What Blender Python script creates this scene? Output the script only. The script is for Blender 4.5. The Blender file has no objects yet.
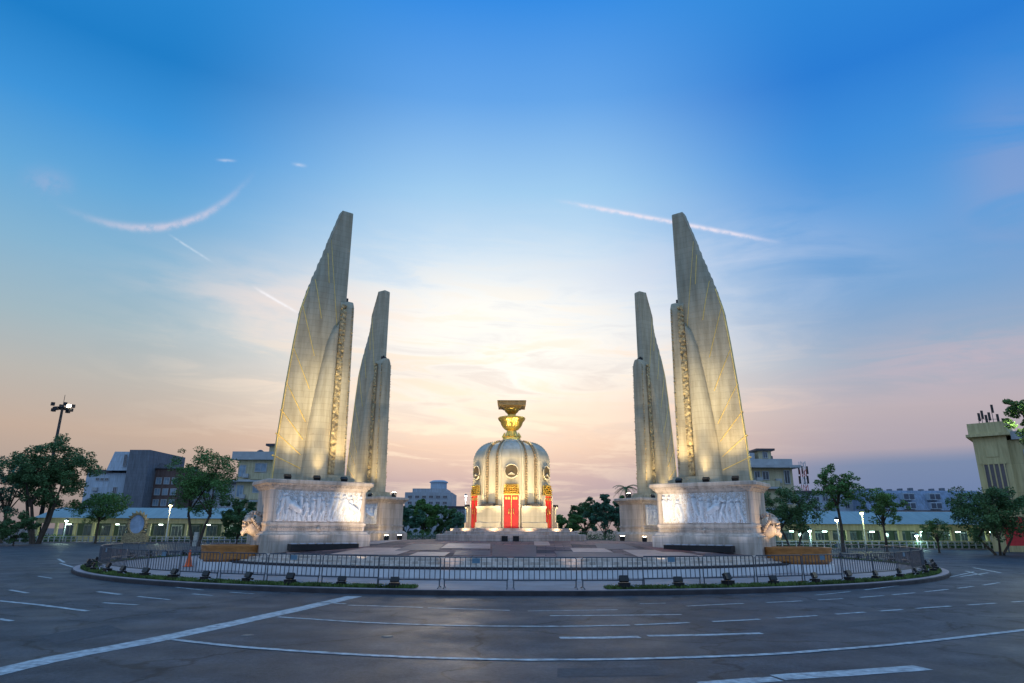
import bpy, math, random
import numpy as np
from mathutils import Vector, Matrix
R = math.radians
PI = math.pi
scene = bpy.context.scene
COL = scene.collection

# ---------------------------------------------------------------- camera
FPX, PITCH, ROLL, CAMH = 650.0, R(16.16), -0.004, 2.0
cam = bpy.data.cameras.new('camera'); camo = bpy.data.objects.new('camera', cam); COL.objects.link(camo)
cam.sensor_width = 36; cam.lens = FPX / 1024 * 36; cam.clip_end = 5000; cam.clip_start = 0.1
camo.location = (0, 0, CAMH)
camo.rotation_mode = 'QUATERNION'
camo.rotation_quaternion = (Matrix.Rotation(PI / 2 + PITCH, 4, 'X') @ Matrix.Rotation(-ROLL, 4, 'Z')).to_quaternion()
scene.camera = camo
scene.view_settings.view_transform = 'Standard'
scene.view_settings.look = 'None'
scene.view_settings.exposure = 0
scene.view_settings.gamma = 1
scene.render.engine = 'CYCLES'
scene.cycles.max_bounces = 6
scene.cycles.use_denoising = True

def ray(x, y):
    dx, dy = x - 512, y - 341.5; c, s = math.cos(ROLL), math.sin(ROLL)
    X = dx * c + dy * s; Y = -dx * s + dy * c
    return Vector((X, FPX * math.cos(PITCH) + Y * math.sin(PITCH), FPX * math.sin(PITCH) - Y * math.cos(PITCH)))
def at(x, y, D):
    r = ray(x, y); return r * (D / r.y) + Vector((0, 0, CAMH))
def gnd(x, y, z=0):
    r = ray(x, y); return r * ((z - CAMH) / r.z) + Vector((0, 0, CAMH))
def azel(x, y):
    r = ray(x, y).normalized(); return math.degrees(math.atan2(r.x, r.y)), math.degrees(math.asin(r.z))

def lin(c):
    return tuple(((v / 255) / 12.92 if v / 255 <= 0.04045 else ((v / 255 + 0.055) / 1.055) ** 2.4) for v in c) + (1,)

# ---------------------------------------------------------------- world: dusk sky
world = bpy.data.worlds.new('World'); scene.world = world; world.use_nodes = True
nt = world.node_tree; nt.nodes.clear()
class X:
    """tiny expression wrapper over math nodes"""
    def __init__(s, o): s.o = o
    def _b(s, op, b=None, c=None):
        n = nt.nodes.new('ShaderNodeMath'); n.operation = op
        for i, v in enumerate((s, b, c)):
            if v is None: continue
            if isinstance(v, X): nt.links.new(v.o, n.inputs[i])
            else: n.inputs[i].default_value = v
        return X(n.outputs[0])
    def __add__(s, b): return s._b('ADD', b)
    def __sub__(s, b): return s._b('SUBTRACT', b)
    def __mul__(s, b): return s._b('MULTIPLY', b)
    def __truediv__(s, b): return s._b('DIVIDE', b)
    def abs(s): return s._b('ABSOLUTE')
    def f(s, op, b=None): return s._b(op, b)
def sstep(x, a, b, lo=0.0, hi=1.0):
    n = nt.nodes.new('ShaderNodeMapRange'); n.interpolation_type = 'SMOOTHSTEP'; n.clamp = True
    nt.links.new(x.o, n.inputs[0]); n.inputs[1].default_value = a; n.inputs[2].default_value = b
    n.inputs[3].default_value = lo; n.inputs[4].default_value = hi
    return X(n.outputs[0])
def mixc(f, a, b, blend='MIX'):
    n = nt.nodes.new('ShaderNodeMix'); n.data_type = 'RGBA'; n.blend_type = blend; n.clamp_factor = True
    if isinstance(f, X): nt.links.new(f.o, n.inputs[0])
    else: n.inputs[0].default_value = f
    for k, v in ((6, a), (7, b)):
        if isinstance(v, tuple): n.inputs[k].default_value = v
        else: nt.links.new(v, n.inputs[k])
    return n.outputs[2]
tc = nt.nodes.new('ShaderNodeTexCoord'); sp = nt.nodes.new('ShaderNodeSeparateXYZ'); nt.links.new(tc.outputs['Generated'], sp.inputs[0])
dx, dy, dz = X(sp.outputs[0]), X(sp.outputs[1]), X(sp.outputs[2])
az = dx.f('ARCTAN2', dy) * (180 / PI); el = dz.f('ARCSINE') * (180 / PI)
def ramp(pts):
    n = nt.nodes.new('ShaderNodeValToRGB'); cr = n.color_ramp; cr.interpolation = 'LINEAR'
    fac = (el + 10) / 100; nt.links.new(fac.o, n.inputs[0])
    while len(cr.elements) < len(pts): cr.elements.new(0.5)
    for e, (p, c) in zip(cr.elements, pts): e.position = (p + 10) / 100; e.color = lin(c)
    return n.outputs[0]
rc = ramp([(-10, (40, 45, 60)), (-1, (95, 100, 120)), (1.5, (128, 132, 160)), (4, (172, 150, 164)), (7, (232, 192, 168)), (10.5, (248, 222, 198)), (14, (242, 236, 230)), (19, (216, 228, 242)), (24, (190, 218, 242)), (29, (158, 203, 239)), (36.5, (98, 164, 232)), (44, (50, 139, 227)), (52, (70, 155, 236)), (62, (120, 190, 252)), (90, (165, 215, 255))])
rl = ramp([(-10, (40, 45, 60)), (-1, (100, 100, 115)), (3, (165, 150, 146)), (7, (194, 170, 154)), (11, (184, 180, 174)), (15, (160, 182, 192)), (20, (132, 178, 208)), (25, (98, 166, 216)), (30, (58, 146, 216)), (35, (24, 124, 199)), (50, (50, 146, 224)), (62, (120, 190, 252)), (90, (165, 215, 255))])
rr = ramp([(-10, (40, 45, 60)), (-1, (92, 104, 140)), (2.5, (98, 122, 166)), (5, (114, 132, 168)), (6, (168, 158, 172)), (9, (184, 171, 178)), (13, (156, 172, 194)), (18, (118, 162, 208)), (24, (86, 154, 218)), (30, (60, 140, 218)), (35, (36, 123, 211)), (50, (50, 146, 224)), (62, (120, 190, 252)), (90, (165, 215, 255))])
wl = sstep(az, -5.0, -33.0); wr = sstep(az, 5.0, 30.0)
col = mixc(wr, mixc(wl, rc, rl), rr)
# everything behind the camera: an even blue dusk
def vec(x, y, z):
    n = nt.nodes.new('ShaderNodeCombineXYZ')
    for i, v in enumerate((x, y, z)):
        if isinstance(v, X): nt.links.new(v.o, n.inputs[i])
        else: n.inputs[i].default_value = v
    return n.outputs[0]
def noise(v, scale, detail=6, rough=.6, dist=0.0):
    n = nt.nodes.new('ShaderNodeTexNoise'); nt.links.new(v, n.inputs['Vector']); n.inputs['Scale'].default_value = scale
    n.inputs['Detail'].default_value = detail; n.inputs['Roughness'].default_value = rough; n.inputs['Distortion'].default_value = dist
    return X(n.outputs[0])
cv = vec(az * 0.045, el * 0.16 + az * 0.012, 3.7)
n1 = noise(cv, 1.3, 8, .58, .5)
n2 = noise(vec(az * 0.09, el * 0.55 + az * 0.02, 9.1), 1.1, 8, .6, .8)
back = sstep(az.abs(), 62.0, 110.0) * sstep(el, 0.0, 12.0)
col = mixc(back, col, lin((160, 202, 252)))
# the bright veil round the hidden sun
ga = (az + 1.5) / 15.0; ge = (el - 15.8) / 6.4
gl = (ga * ga + ge * ge) * -1.0
glow = gl.f('EXPONENT')
glow = glow * sstep((n1 * .6 + n2 * .4), .36, .56, .55, 1.3)
col = mixc(glow, col, lin((255, 253, 246)))
# streaky low clouds
ca = (az + 3.0) / 16.0; ce = (el - 11.0) / 8.0
cm = ((ca * ca + ce * ce) * -1.0).f('EXPONENT')
cl = sstep(n2, .47, .62) * cm * 0.8
col = mixc(cl, col, lin((255, 236, 212)))
cl2 = sstep(n2, .5, .36) * ((((el - 12.0) / 6.0) * ((el - 12.0) / 6.0) * -1.0).f('EXPONENT')) * sstep(az.abs(), 30.0, 2.0) * 0.42
col = mixc(cl2, col, lin((218, 204, 200)))
# pink wisps: left of the wings, right horizon
for (a0, e0, wa, we, c, k) in ((-19, 17.5, 9, 3.2, (246, 226, 216), .8), (-15, 13, 9, 2.6, (246, 220, 200), .7), (36, 12, 9, 2.2, (200, 178, 188), .55), (12, 14.5, 8, 1.6, (255, 226, 205), .6), (14, 10, 9, 1.5, (248, 214, 196), .6), (41, 24, 3.5, 5, (140, 160, 205), .6), (18, 21, 12, 4, (205, 215, 236), .5)):
    u = (az - a0) / wa; v = (el - e0) / we
    w = ((u * u + v * v) * -1.0).f('EXPONENT') * sstep(n2 if we < 3 else n1, .38, .62) * k
    col = mixc(w, col, lin(c))
# contrails: thin trails given by two directions each
def trail(p, q, width, c, k, fade=2.0, bend=0.0):
    global col
    (a1, e1), (a2, e2) = azel(*p), azel(*q)
    L = math.hypot(a2 - a1, e2 - e1); ux, uy = (a2 - a1) / L, (e2 - e1) / L
    s = (az - a1) * ux + (el - e1) * uy
    t = (az - a1) * -uy + (el - e1) * ux
    if bend:
        h = s / L * 2.0 - 1.0
        t = t - (h * h * -1.0 + 1.0) * bend
    nn = noise(vec(az, el, 1.0), 1.1, 5, .7)
    t = t + (nn - .5) * width * 1.4
    g = ((t / width) * (t / width) * -1.0).f('EXPONENT')
    m = g * sstep(s, 0.0, fade) * sstep(s, L, L - fade) * sstep(nn, .3, .6, .35, 1.0) * k
    col = mixc(m, col, lin(c))
trail((548, 199), (792, 243), .17, (232, 226, 240), .95, 6.0, .5)
trail((250, 287), (304, 318), .11, (248, 246, 250), .85, 1.6)
trail((165, 235), (216, 267), .08, (205, 222, 240), .6, 1.5)
trail((44, 203), (258, 168), .27, (226, 212, 226), .6, 7.0, -3.1)
trail((10, 178), (84, 190), .8, (170, 180, 214), .5, 3.0)
trail((211, 162), (238, 163), .10, (216, 222, 240), .6, 1.4)
trail((288, 165), (308, 168), .12, (216, 224, 242), .6, 1.1)
sky = nt.nodes.new('ShaderNodeTexSky'); sky.sky_type = 'NISHITA'; sky.sun_disc = False
SUN_AZ, SUN_EL = -1.5, 8.0
sky.sun_elevation = R(SUN_EL); sky.sun_rotation = R(SUN_AZ)
skm = nt.nodes.new('ShaderNodeMix'); skm.data_type = 'RGBA'; skm.blend_type = 'ADD'; skm.inputs[0].default_value = 0.004
nt.links.new(col, skm.inputs[6]); nt.links.new(sky.outputs[0], skm.inputs[7])
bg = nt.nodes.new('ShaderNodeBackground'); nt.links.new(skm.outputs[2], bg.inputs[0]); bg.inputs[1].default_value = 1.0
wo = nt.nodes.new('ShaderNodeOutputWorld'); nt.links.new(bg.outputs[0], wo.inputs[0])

def look(d):
    return Vector(d).to_track_quat('-Z', 'Y').to_euler()
sun = bpy.data.lights.new('sun', 'SUN'); suno = bpy.data.objects.new('sun', sun); COL.objects.link(suno)
sun.energy = 0.5; sun.angle = R(10); sun.color = (1, .82, .62)
suno.rotation_euler = look((-math.sin(R(SUN_AZ)) * math.cos(R(SUN_EL)), -math.cos(R(SUN_AZ)) * math.cos(R(SUN_EL)), -math.sin(R(SUN_EL))))

# ---------------------------------------------------------------- materials
MATS = {}
def mat(name, c, rough=.7, metal=0.0, var=.18, scale=3.0, bump=.15, bscale=None, emit=None, es=1.0, c2=None, spec=.4, stretch=None, coat=0):
    if name in MATS: return MATS[name]
    m = bpy.data.materials.new(name); m.use_nodes = True; t = m.node_tree; b = t.nodes['Principled BSDF']
    b.inputs['Roughness'].default_value = rough; b.inputs['Metallic'].default_value = metal
    b.inputs['Specular IOR Level'].default_value = spec
    if coat: b.inputs['Coat Weight'].default_value = coat
    co = t.nodes.new('ShaderNodeTexCoord'); src = co.outputs['Object']
    if stretch:
        mp = t.nodes.new('ShaderNodeMapping'); mp.inputs['Scale'].default_value = stretch; t.links.new(src, mp.inputs[0]); src = mp.outputs[0]
    n = t.nodes.new('ShaderNodeTexNoise'); n.inputs['Scale'].default_value = scale; n.inputs['Detail'].default_value = 7; n.inputs['Roughness'].default_value = .62
    t.links.new(src, n.inputs['Vector'])
    r = t.nodes.new('ShaderNodeValToRGB'); r.color_ramp.elements[0].position = .32; r.color_ramp.elements[1].position = .7
    lo = c2 if c2 else tuple(v * (1 - var) for v in c); hi = c if c2 else tuple(min(1, v * (1 + var)) for v in c)
    r.color_ramp.elements[0].color = (*lo, 1); r.color_ramp.elements[1].color = (*hi, 1)
    t.links.new(n.outputs[0], r.inputs[0]); t.links.new(r.outputs[0], b.inputs['Base Color'])
    if bump:
        n2 = t.nodes.new('ShaderNodeTexNoise'); n2.inputs['Scale'].default_value = bscale or scale * 6; n2.inputs['Detail'].default_value = 5
        t.links.new(src, n2.inputs['Vector'])
        bp = t.nodes.new('ShaderNodeBump'); bp.inputs['Strength'].default_value = bump; bp.inputs['Distance'].default_value = .03
        t.links.new(n2.outputs[0], bp.inputs['Height']); t.links.new(bp.outputs[0], b.inputs['Normal'])
    if emit:
        b.inputs['Emission Color'].default_value = (*emit, 1); b.inputs['Emission Strength'].default_value = es
    MATS[name] = m; m['_c'] = 1
    return m
def stone(name, c, joint=None, bw=1.2, bh=.45, rough=.75, var=.22, rot=True, stain=.35, jd=.62):
    """painted concrete: faint panel joints, streaky rain stains, fine grain"""
    if name in MATS: return MATS[name]
    m = bpy.data.materials.new(name); m.use_nodes = True; t = m.node_tree; b = t.nodes['Principled BSDF']
    b.inputs['Roughness'].default_value = rough; b.inputs['Specular IOR Level'].default_value = .3
    co = t.nodes.new('ShaderNodeTexCoord'); sx = t.nodes.new('ShaderNodeSeparateXYZ'); t.links.new(co.outputs['Object'], sx.inputs[0])
    ad = t.nodes.new('ShaderNodeMath'); t.links.new(sx.outputs[0], ad.inputs[0]); t.links.new(sx.outputs[1], ad.inputs[1])
    cb = t.nodes.new('ShaderNodeCombineXYZ'); t.links.new(ad.outputs[0], cb.inputs[0]); t.links.new(sx.outputs[2], cb.inputs[1])
    br = t.nodes.new('ShaderNodeTexBrick'); t.links.new(cb.outputs[0], br.inputs['Vector'])
    br.inputs['Scale'].default_value = 1; br.inputs['Brick Width'].default_value = bw; br.inputs['Row Height'].default_value = bh
    br.inputs['Mortar Size'].default_value = .012; br.inputs['Mortar Smooth'].default_value = .3
    br.inputs['Color1'].default_value = (*[v * .93 for v in c], 1); br.inputs['Color2'].default_value = (*[min(1, v * 1.04) for v in c], 1)
    br.inputs['Mortar'].default_value = (*[v * jd for v in (joint or c)], 1)
    mp = t.nodes.new('ShaderNodeMapping'); mp.inputs['Scale'].default_value = (1.6, 1.6, .16); t.links.new(co.outputs['Object'], mp.inputs[0])
    n = t.nodes.new('ShaderNodeTexNoise'); n.inputs['Scale'].default_value = 2.2; n.inputs['Detail'].default_value = 8; n.inputs['Roughness'].default_value = .65; t.links.new(mp.outputs[0], n.inputs['Vector'])
    rp = t.nodes.new('ShaderNodeValToRGB'); rp.color_ramp.elements[0].position = .35; rp.color_ramp.elements[1].position = .62
    k = 1 - stain; rp.color_ramp.elements[0].color = (k * 1.0, k * .97, k * .92, 1); rp.color_ramp.elements[1].color = (1, 1, 1, 1)
    t.links.new(n.outputs[0], rp.inputs[0])
    mx = t.nodes.new('ShaderNodeMix'); mx.data_type = 'RGBA'; mx.blend_type = 'MULTIPLY'; mx.inputs[0].default_value = 1
    t.links.new(br.outputs[0], mx.inputs[6]); t.links.new(rp.outputs[0], mx.inputs[7]); t.links.new(mx.outputs[2], b.inputs['Base Color'])
    n2 = t.nodes.new('ShaderNodeTexNoise'); n2.inputs['Scale'].default_value = 9; n2.inputs['Detail'].default_value = 8; t.links.new(co.outputs['Object'], n2.inputs['Vector'])
    bp = t.nodes.new('ShaderNodeBump'); bp.inputs['Strength'].default_value = .35; bp.inputs['Distance'].default_value = .03
    t.links.new(n2.outputs[0], bp.inputs['Height']); t.links.new(bp.outputs[0], b.inputs['Normal'])
    MATS[name] = m
    return m

CREAM = stone('cream_concrete', (.47, .42, .31), bw=2.6, bh=.34, jd=.78, stain=.30)
PINK = stone('pinkish_stone', (.60, .50, .43), bw=2.4, bh=.7, jd=.78, stain=.4)
RELIEF = mat('relief_plaster', (.74, .73, .74), .8, var=.12, scale=5, bump=.2)
TURRET = stone('turret_plaster', (.62, .54, .40), bw=2.5, bh=1.4, stain=.18, jd=.85)
DOME = stone('dome_plaster', (.58, .55, .48), bw=2.5, bh=1.4, stain=.3, jd=.85)
STEP = stone('step_stone', (.60, .46, .40), bw=1.1, bh=.17, stain=.4)
GOLD = mat('gold_leaf', (1.0, .62, .16), .32, .85, var=.25, scale=9, bump=.5, bscale=30)
GOLDD = mat('dull_gold_ornament', (.62, .50, .28), .6, .15, c2=(.10, .07, .04), scale=7, bump=.8, bscale=22)
GILT = mat('gilded_groove', (.85, .6, .2), .45, .4, var=.2, scale=5, bump=.2)
RED = mat('red_lacquer', (.62, .015, .012), .35, var=.15, scale=2, bump=.05, coat=.3)
BLACK = mat('black_metal', (.012, .012, .014), .45, var=.3, scale=4, bump=.1)
STEEL = mat('galvanised_steel', (.09, .10, .12), .5, .5, var=.2, scale=5, bump=.08)
DARKHOLE = mat('dark_opening', (.02, .02, .02), .9, bump=0)
ORANGE = mat('brown_orange_tile', (.42, .17, .045), .5, var=.3, scale=2.5, bump=.2, stretch=(1, 1, 3))
WHITEW = mat('white_painted_concrete', (.62, .62, .64), .75, var=.14, scale=1.6, bump=.2)
PAVE = mat('pale_paving', (.28, .24, .25), .7, var=.2, scale=.9, bump=.2, bscale=12)
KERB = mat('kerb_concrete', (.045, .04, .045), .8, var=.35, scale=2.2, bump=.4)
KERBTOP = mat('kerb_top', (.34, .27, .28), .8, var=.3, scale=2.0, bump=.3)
PAINT = mat('road_paint', (.56, .62, .66), .6, c2=(.15, .17, .20), scale=5.5, bump=.2, bscale=30)
SOIL = mat('lawn_soil', (.05, .08, .02), .95, var=.4, scale=3, bump=.5)
GRASS = mat('grass_blades', (.08, .13, .028), .7, var=.6, scale=1.3, bump=0)
BARK = mat('bark', (.075, .055, .04), .9, var=.4, scale=6, bump=.6, stretch=(1, 1, .25))
BARKP = mat('whitewashed_bark', (.5, .48, .42), .85, var=.25, scale=6, bump=.4)
GLASS = mat('window_glass', (.05, .07, .10), .12, var=.4, scale=.8, bump=0, spec=.8)
CURT = mat('pale_window', (.22, .30, .38), .3, var=.4, scale=.8, bump=0)

def asphalt():
    m = bpy.data.materials.new('asphalt'); m.use_nodes = True; t = m.node_tree; b = t.nodes['Principled BSDF']
    co = t.nodes.new('ShaderNodeTexCoord')
    def nz(s, d=6, r=.6, sc=None):
        n = t.nodes.new('ShaderNodeTexNoise'); n.inputs['Scale'].default_value = s; n.inputs['Detail'].default_value = d; n.inputs['Roughness'].default_value = r
        if sc:
            mp = t.nodes.new('ShaderNodeMapping'); mp.inputs['Scale'].default_value = sc; t.links.new(co.outputs['Object'], mp.inputs[0]); t.links.new(mp.outputs[0], n.inputs[0])
        else: t.links.new(co.outputs['Object'], n.inputs[0])
        return n.outputs[0]
    def rmp(s, a, b_, ca, cb_):
        r = t.nodes.new('ShaderNodeValToRGB'); r.color_ramp.elements[0].position = a; r.color_ramp.elements[1].position = b_
        r.color_ramp.elements[0].color = (*ca, 1); r.color_ramp.elements[1].color = (*cb_, 1); t.links.new(s, r.inputs[0]); return r.outputs[0]
    def mul(a, b_, f=1.0, bt='MULTIPLY'):
        x = t.nodes.new('ShaderNodeMix'); x.data_type = 'RGBA'; x.blend_type = bt; x.inputs[0].default_value = f; t.links.new(a, x.inputs[6]); t.links.new(b_, x.inputs[7]); return x.outputs[2]
    base = rmp(nz(.16, 7, .6), .3, .7, (.036, .041, .054), (.074, .081, .098))
    c = mul(base, rmp(nz(1.3, 8, .7), .3, .68, (.5, .5, .52), (1.2, 1.2, 1.2)))
    c = mul(c, rmp(nz(14, 6, .85), .36, .64, (.5, .5, .5), (1.5, 1.5, 1.5)))
    # tyre-polished tracks following the roundabout
    sx = t.nodes.new('ShaderNodeSeparateXYZ'); t.links.new(co.outputs['Object'], sx.inputs[0])
    s2 = t.nodes.new('ShaderNodeMath'); s2.operation = 'SUBTRACT'; t.links.new(sx.outputs[1], s2.inputs[0]); s2.inputs[1].default_value = 44
    cx = t.nodes.new('ShaderNodeCombineXYZ'); t.links.new(sx.outputs[0], cx.inputs[0]); t.links.new(s2.outputs[0], cx.inputs[1])
    ln = t.nodes.new('ShaderNodeVectorMath'); ln.operation = 'LENGTH'; t.links.new(cx.outputs[0], ln.inputs[0])
    nn = t.nodes.new('ShaderNodeMath'); nn.operation = 'MULTIPLY_ADD'; t.links.new(nz(.35, 3), nn.inputs[0]); nn.inputs[1].default_value = 1.3; t.links.new(ln.outputs['Value'], nn.inputs[2])
    sn = t.nodes.new('ShaderNodeMath'); sn.operation = 'MULTIPLY'; t.links.new(nn.outputs[0], sn.inputs[0]); sn.inputs[1].default_value = 2 * PI / 1.75
    s3 = t.nodes.new('ShaderNodeMath'); s3.operation = 'SINE'; t.links.new(sn.outputs[0], s3.inputs[0])
    s4 = t.nodes.new('ShaderNodeMath'); s4.operation = 'MULTIPLY_ADD'; t.links.new(s3.outputs[0], s4.inputs[0]); s4.inputs[1].default_value = .5; s4.inputs[2].default_value = .5
    c = mul(c, rmp(s4.outputs[0], 0, 1, (.80, .80, .81), (1.06, 1.06, 1.06)))
    # cracks and tar seams
    vo = t.nodes.new('ShaderNodeTexVoronoi'); vo.feature = 'DISTANCE_TO_EDGE'; vo.inputs['Scale'].default_value = .22
    wv = t.nodes.new('ShaderNodeMix'); wv.data_type = 'VECTOR'; wv.inputs[0].default_value = .12; t.links.new(co.outputs['Object'], wv.inputs[4])
    nv = t.nodes.new('ShaderNodeTexNoise'); nv.inputs['Scale'].default_value = .9; nv.inputs['Detail'].default_value = 6; t.links.new(co.outputs['Object'], nv.inputs[0])
    sc = t.nodes.new('ShaderNodeVectorMath'); sc.operation = 'SCALE'; sc.inputs['Scale'].default_value = 14; t.links.new(nv.outputs['Color'], sc.inputs[0]); t.links.new(sc.outputs[0], wv.inputs[5])
    t.links.new(wv.outputs[1], vo.inputs['Vector'])
    c = mul(c, rmp(vo.outputs['Distance'], .003, .016, (.3, .3, .31), (1, 1, 1)))
    t.links.new(c, b.inputs['Base Color'])
    rg = rmp(nz(.5, 6), .3, .7, (.46, .46, .46), (.68, .68, .68)); t.links.new(rg, b.inputs['Roughness'])
    b.inputs['Specular IOR Level'].default_value = .22
    bp = t.nodes.new('ShaderNodeBump'); bp.inputs['Strength'].default_value = .5; bp.inputs['Distance'].default_value = .012
    t.links.new(nz(70, 3, .7), bp.inputs['Height']); t.links.new(bp.outputs[0], b.inputs['Normal'])
    return m
ASPH = asphalt()
def slabs():
    m = bpy.data.materials.new('terrace_slabs'); m.use_nodes = True; t = m.node_tree; b = t.nodes['Principled BSDF']
    co = t.nodes.new('ShaderNodeTexCoord')
    mp = t.nodes.new('ShaderNodeMapping'); mp.inputs['Rotation'].default_value = (0, 0, R(3)); t.links.new(co.outputs['Object'], mp.inputs[0])
    def brick(w, h, c1, c2, mo, bias=0.0, ms=.02):
        br = t.nodes.new('ShaderNodeTexBrick'); t.links.new(mp.outputs[0], br.inputs['Vector']); br.inputs['Scale'].default_value = 1
        br.inputs['Brick Width'].default_value = w; br.inputs['Row Height'].default_value = h; br.inputs['Mortar Size'].default_value = ms
        br.inputs['Color1'].default_value = (*c1, 1); br.inputs['Color2'].default_value = (*c2, 1); br.inputs['Mortar'].default_value = (*mo, 1); br.inputs['Bias'].default_value = bias
        return br.outputs[0]
    big = brick(3.6, 1.9, (.07, .05, .065), (.36, .20, .17), (.03, .025, .03), -.15)
    sm = brick(.9, .6, (.72, .72, .74), (1.15, 1.12, 1.1), (.45, .45, .45), 0, .03)
    n = t.nodes.new('ShaderNodeTexNoise'); n.inputs['Scale'].default_value = 1.2; n.inputs['Detail'].default_value = 9; n.inputs['Roughness'].default_value = .7; t.links.new(co.outputs['Object'], n.inputs[0])
    rp = t.nodes.new('ShaderNodeValToRGB'); rp.color_ramp.elements[0].position = .35; rp.color_ramp.elements[1].position = .65; rp.color_ramp.elements[0].color = (.5, .5, .55, 1); rp.color_ramp.elements[1].color = (1.2, 1.2, 1.2, 1); t.links.new(n.outputs[0], rp.inputs[0])
    def mul(a, c):
        x = t.nodes.new('ShaderNodeMix'); x.data_type = 'RGBA'; x.blend_type = 'MULTIPLY'; x.inputs[0].default_value = 1; t.links.new(a, x.inputs[6]); t.links.new(c, x.inputs[7]); return x.outputs[2]
    t.links.new(mul(mul(big, sm), rp.outputs[0]), b.inputs['Base Color']); b.inputs['Roughness'].default_value = .8; b.inputs['Specular IOR Level'].default_value = .25
    bp = t.nodes.new('ShaderNodeBump'); bp.inputs['Strength'].default_value = .5; bp.inputs['Distance'].default_value = .03
    t.links.new(n.outputs[0], bp.inputs['Height']); t.links.new(bp.outputs[0], b.inputs['Normal'])
    return m
SLABS = slabs()

# ---------------------------------------------------------------- mesh helpers
class MB:
    def __init__(s): s.v = []; s.f = []
    def add(s, vs, fs):
        o = len(s.v); s.v += [tuple(v) for v in vs]; s.f += [tuple(i + o for i in f) for f in fs]; return s
    def box(s, c, d, rz=0.0, M=None):
        hx, hy, hz = d[0] / 2, d[1] / 2, d[2] / 2; vs = []
        for x, y, z in ((-1, -1, -1), (1, -1, -1), (1, 1, -1), (-1, 1, -1), (-1, -1, 1), (1, -1, 1), (1, 1, 1), (-1, 1, 1)):
            p = Vector((x * hx, y * hy, z * hz))
            if M is not None: p = M @ p
            elif rz: p = Matrix.Rotation(rz, 3, 'Z') @ p
            vs.append(p + Vector(c))
        return s.add(vs, [(0, 3, 2, 1), (4, 5, 6, 7), (0, 1, 5, 4), (1, 2, 6, 5), (2, 3, 7, 6), (3, 0, 4, 7)])
    def box2(s, x0, x1, y0, y1, z0, z1): return s.box(((x0 + x1) / 2, (y0 + y1) / 2, (z0 + z1) / 2), (x1 - x0, y1 - y0, z1 - z0))
    def tube(s, pts, rad, n=8, cap=True):
        pts = [Vector(p) for p in pts]; m = len(pts)
        if not isinstance(rad, (list, tuple)): rad = [rad] * m
        vs = []; up = Vector((0, 0, 1))
        for i, p in enumerate(pts):
            d = (pts[min(i + 1, m - 1)] - pts[max(i - 1, 0)]).normalized()
            a = d.cross(up if abs(d.z) < .9 else Vector((1, 0, 0))).normalized(); b = d.cross(a)
            for k in range(n):
                t = 2 * PI * k / n; vs.append(p + a * math.cos(t) * rad[i] + b * math.sin(t) * rad[i])
        fs = [(i * n + k, i * n + (k + 1) % n, (i + 1) * n + (k + 1) % n, (i + 1) * n + k) for i in range(m - 1) for k in range(n)]
        if cap: fs += [tuple(range(n)), tuple(reversed(range((m - 1) * n, m * n)))]
        return s.add(vs, fs)
    def lathe(s, prof, n=48, c=(0, 0, 0), a0=0.0, a1=2 * PI, fn=None):
        full = abs(a1 - a0 - 2 * PI) < 1e-6; cols = n if full else n + 1; m = len(prof); vs = []
        for k in range(cols):
            a = a0 + (a1 - a0) * k / n
            for (r, z) in prof:
                rr = r if fn is None else fn(r, z, a)
                vs.append((c[0] + rr * math.cos(a), c[1] + rr * math.sin(a), c[2] + z))
        fs = []
        for k in range(n):
            k2 = (k + 1) % cols
            for j in range(m - 1): fs.append((k * m + j, k2 * m + j, k2 * m + j + 1, k * m + j + 1))
        return s.add(vs, fs)
    def loft(s, rings, cap=True):
        n = len(rings[0]); vs = [p for r in rings for p in r]
        fs = [(i * n + k, i * n + (k + 1) % n, (i + 1) * n + (k + 1) % n, (i + 1) * n + k) for i in range(len(rings) - 1) for k in range(n)]
        if cap: fs += [tuple(reversed(range(n))), tuple(range((len(rings) - 1) * n, len(rings) * n))]
        return s.add(vs, fs)
    def rectloft(s, hx, hy, prof, ch=.12):
        rings = []
        for off, z in prof:
            x, y = hx + off, hy + off
            rings.append([(x - ch, -y, z), (x, -y + ch, z), (x, y - ch, z), (x - ch, y, z), (-x + ch, y, z), (-x, y - ch, z), (-x, -y + ch, z), (-x + ch, -y, z)])
        return s.loft(rings)
    def build(s, name, m, parent=None, smooth=False, loc=None, rz=None, fix=True):
        me = bpy.data.meshes.new(name); me.from_pydata(s.v, [], s.f); me.update()
        if fix and len(s.f) < 60000:
            import bmesh
            bm = bmesh.new(); bm.from_mesh(me); bmesh.ops.recalc_face_normals(bm, faces=bm.faces[:]); bm.to_mesh(me); bm.free()
        o = bpy.data.objects.new(name, me); COL.objects.link(o)
        if m: me.materials.append(m)
        if smooth is True:
            me.polygons.foreach_set('use_smooth', [True] * len(me.polygons))
        elif smooth:
            me.polygons.foreach_set('use_smooth', [True] * len(me.polygons)); me.set_sharp_from_angle(angle=R(smooth))
        if parent is not None: o.parent = parent
        if loc is not None: o.location = loc
        if rz is not None: o.rotation_euler.z = rz
        return o
def thing(name, label, cat, loc=(0, 0, 0), rz=0.0, group=None):
    o = bpy.data.objects.new(name, None); COL.objects.link(o); o.empty_display_size = .3
    o.location = loc; o.rotation_euler = (0, 0, rz); o['label'] = label; o['category'] = cat
    if group: o['group'] = group
    return o
def tag(o, label, cat, group=None, kind=None):
    o['label'] = label; o['category'] = cat
    if group: o['group'] = group
    if kind: o['kind'] = kind
    return o
def struct(o): o['kind'] = 'structure'; return o
def copy_tree(o, parent=None):
    c = o.copy(); COL.objects.link(c); c.parent = parent
    for ch in list(o.children): copy_tree(ch, c)
    return c
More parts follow.
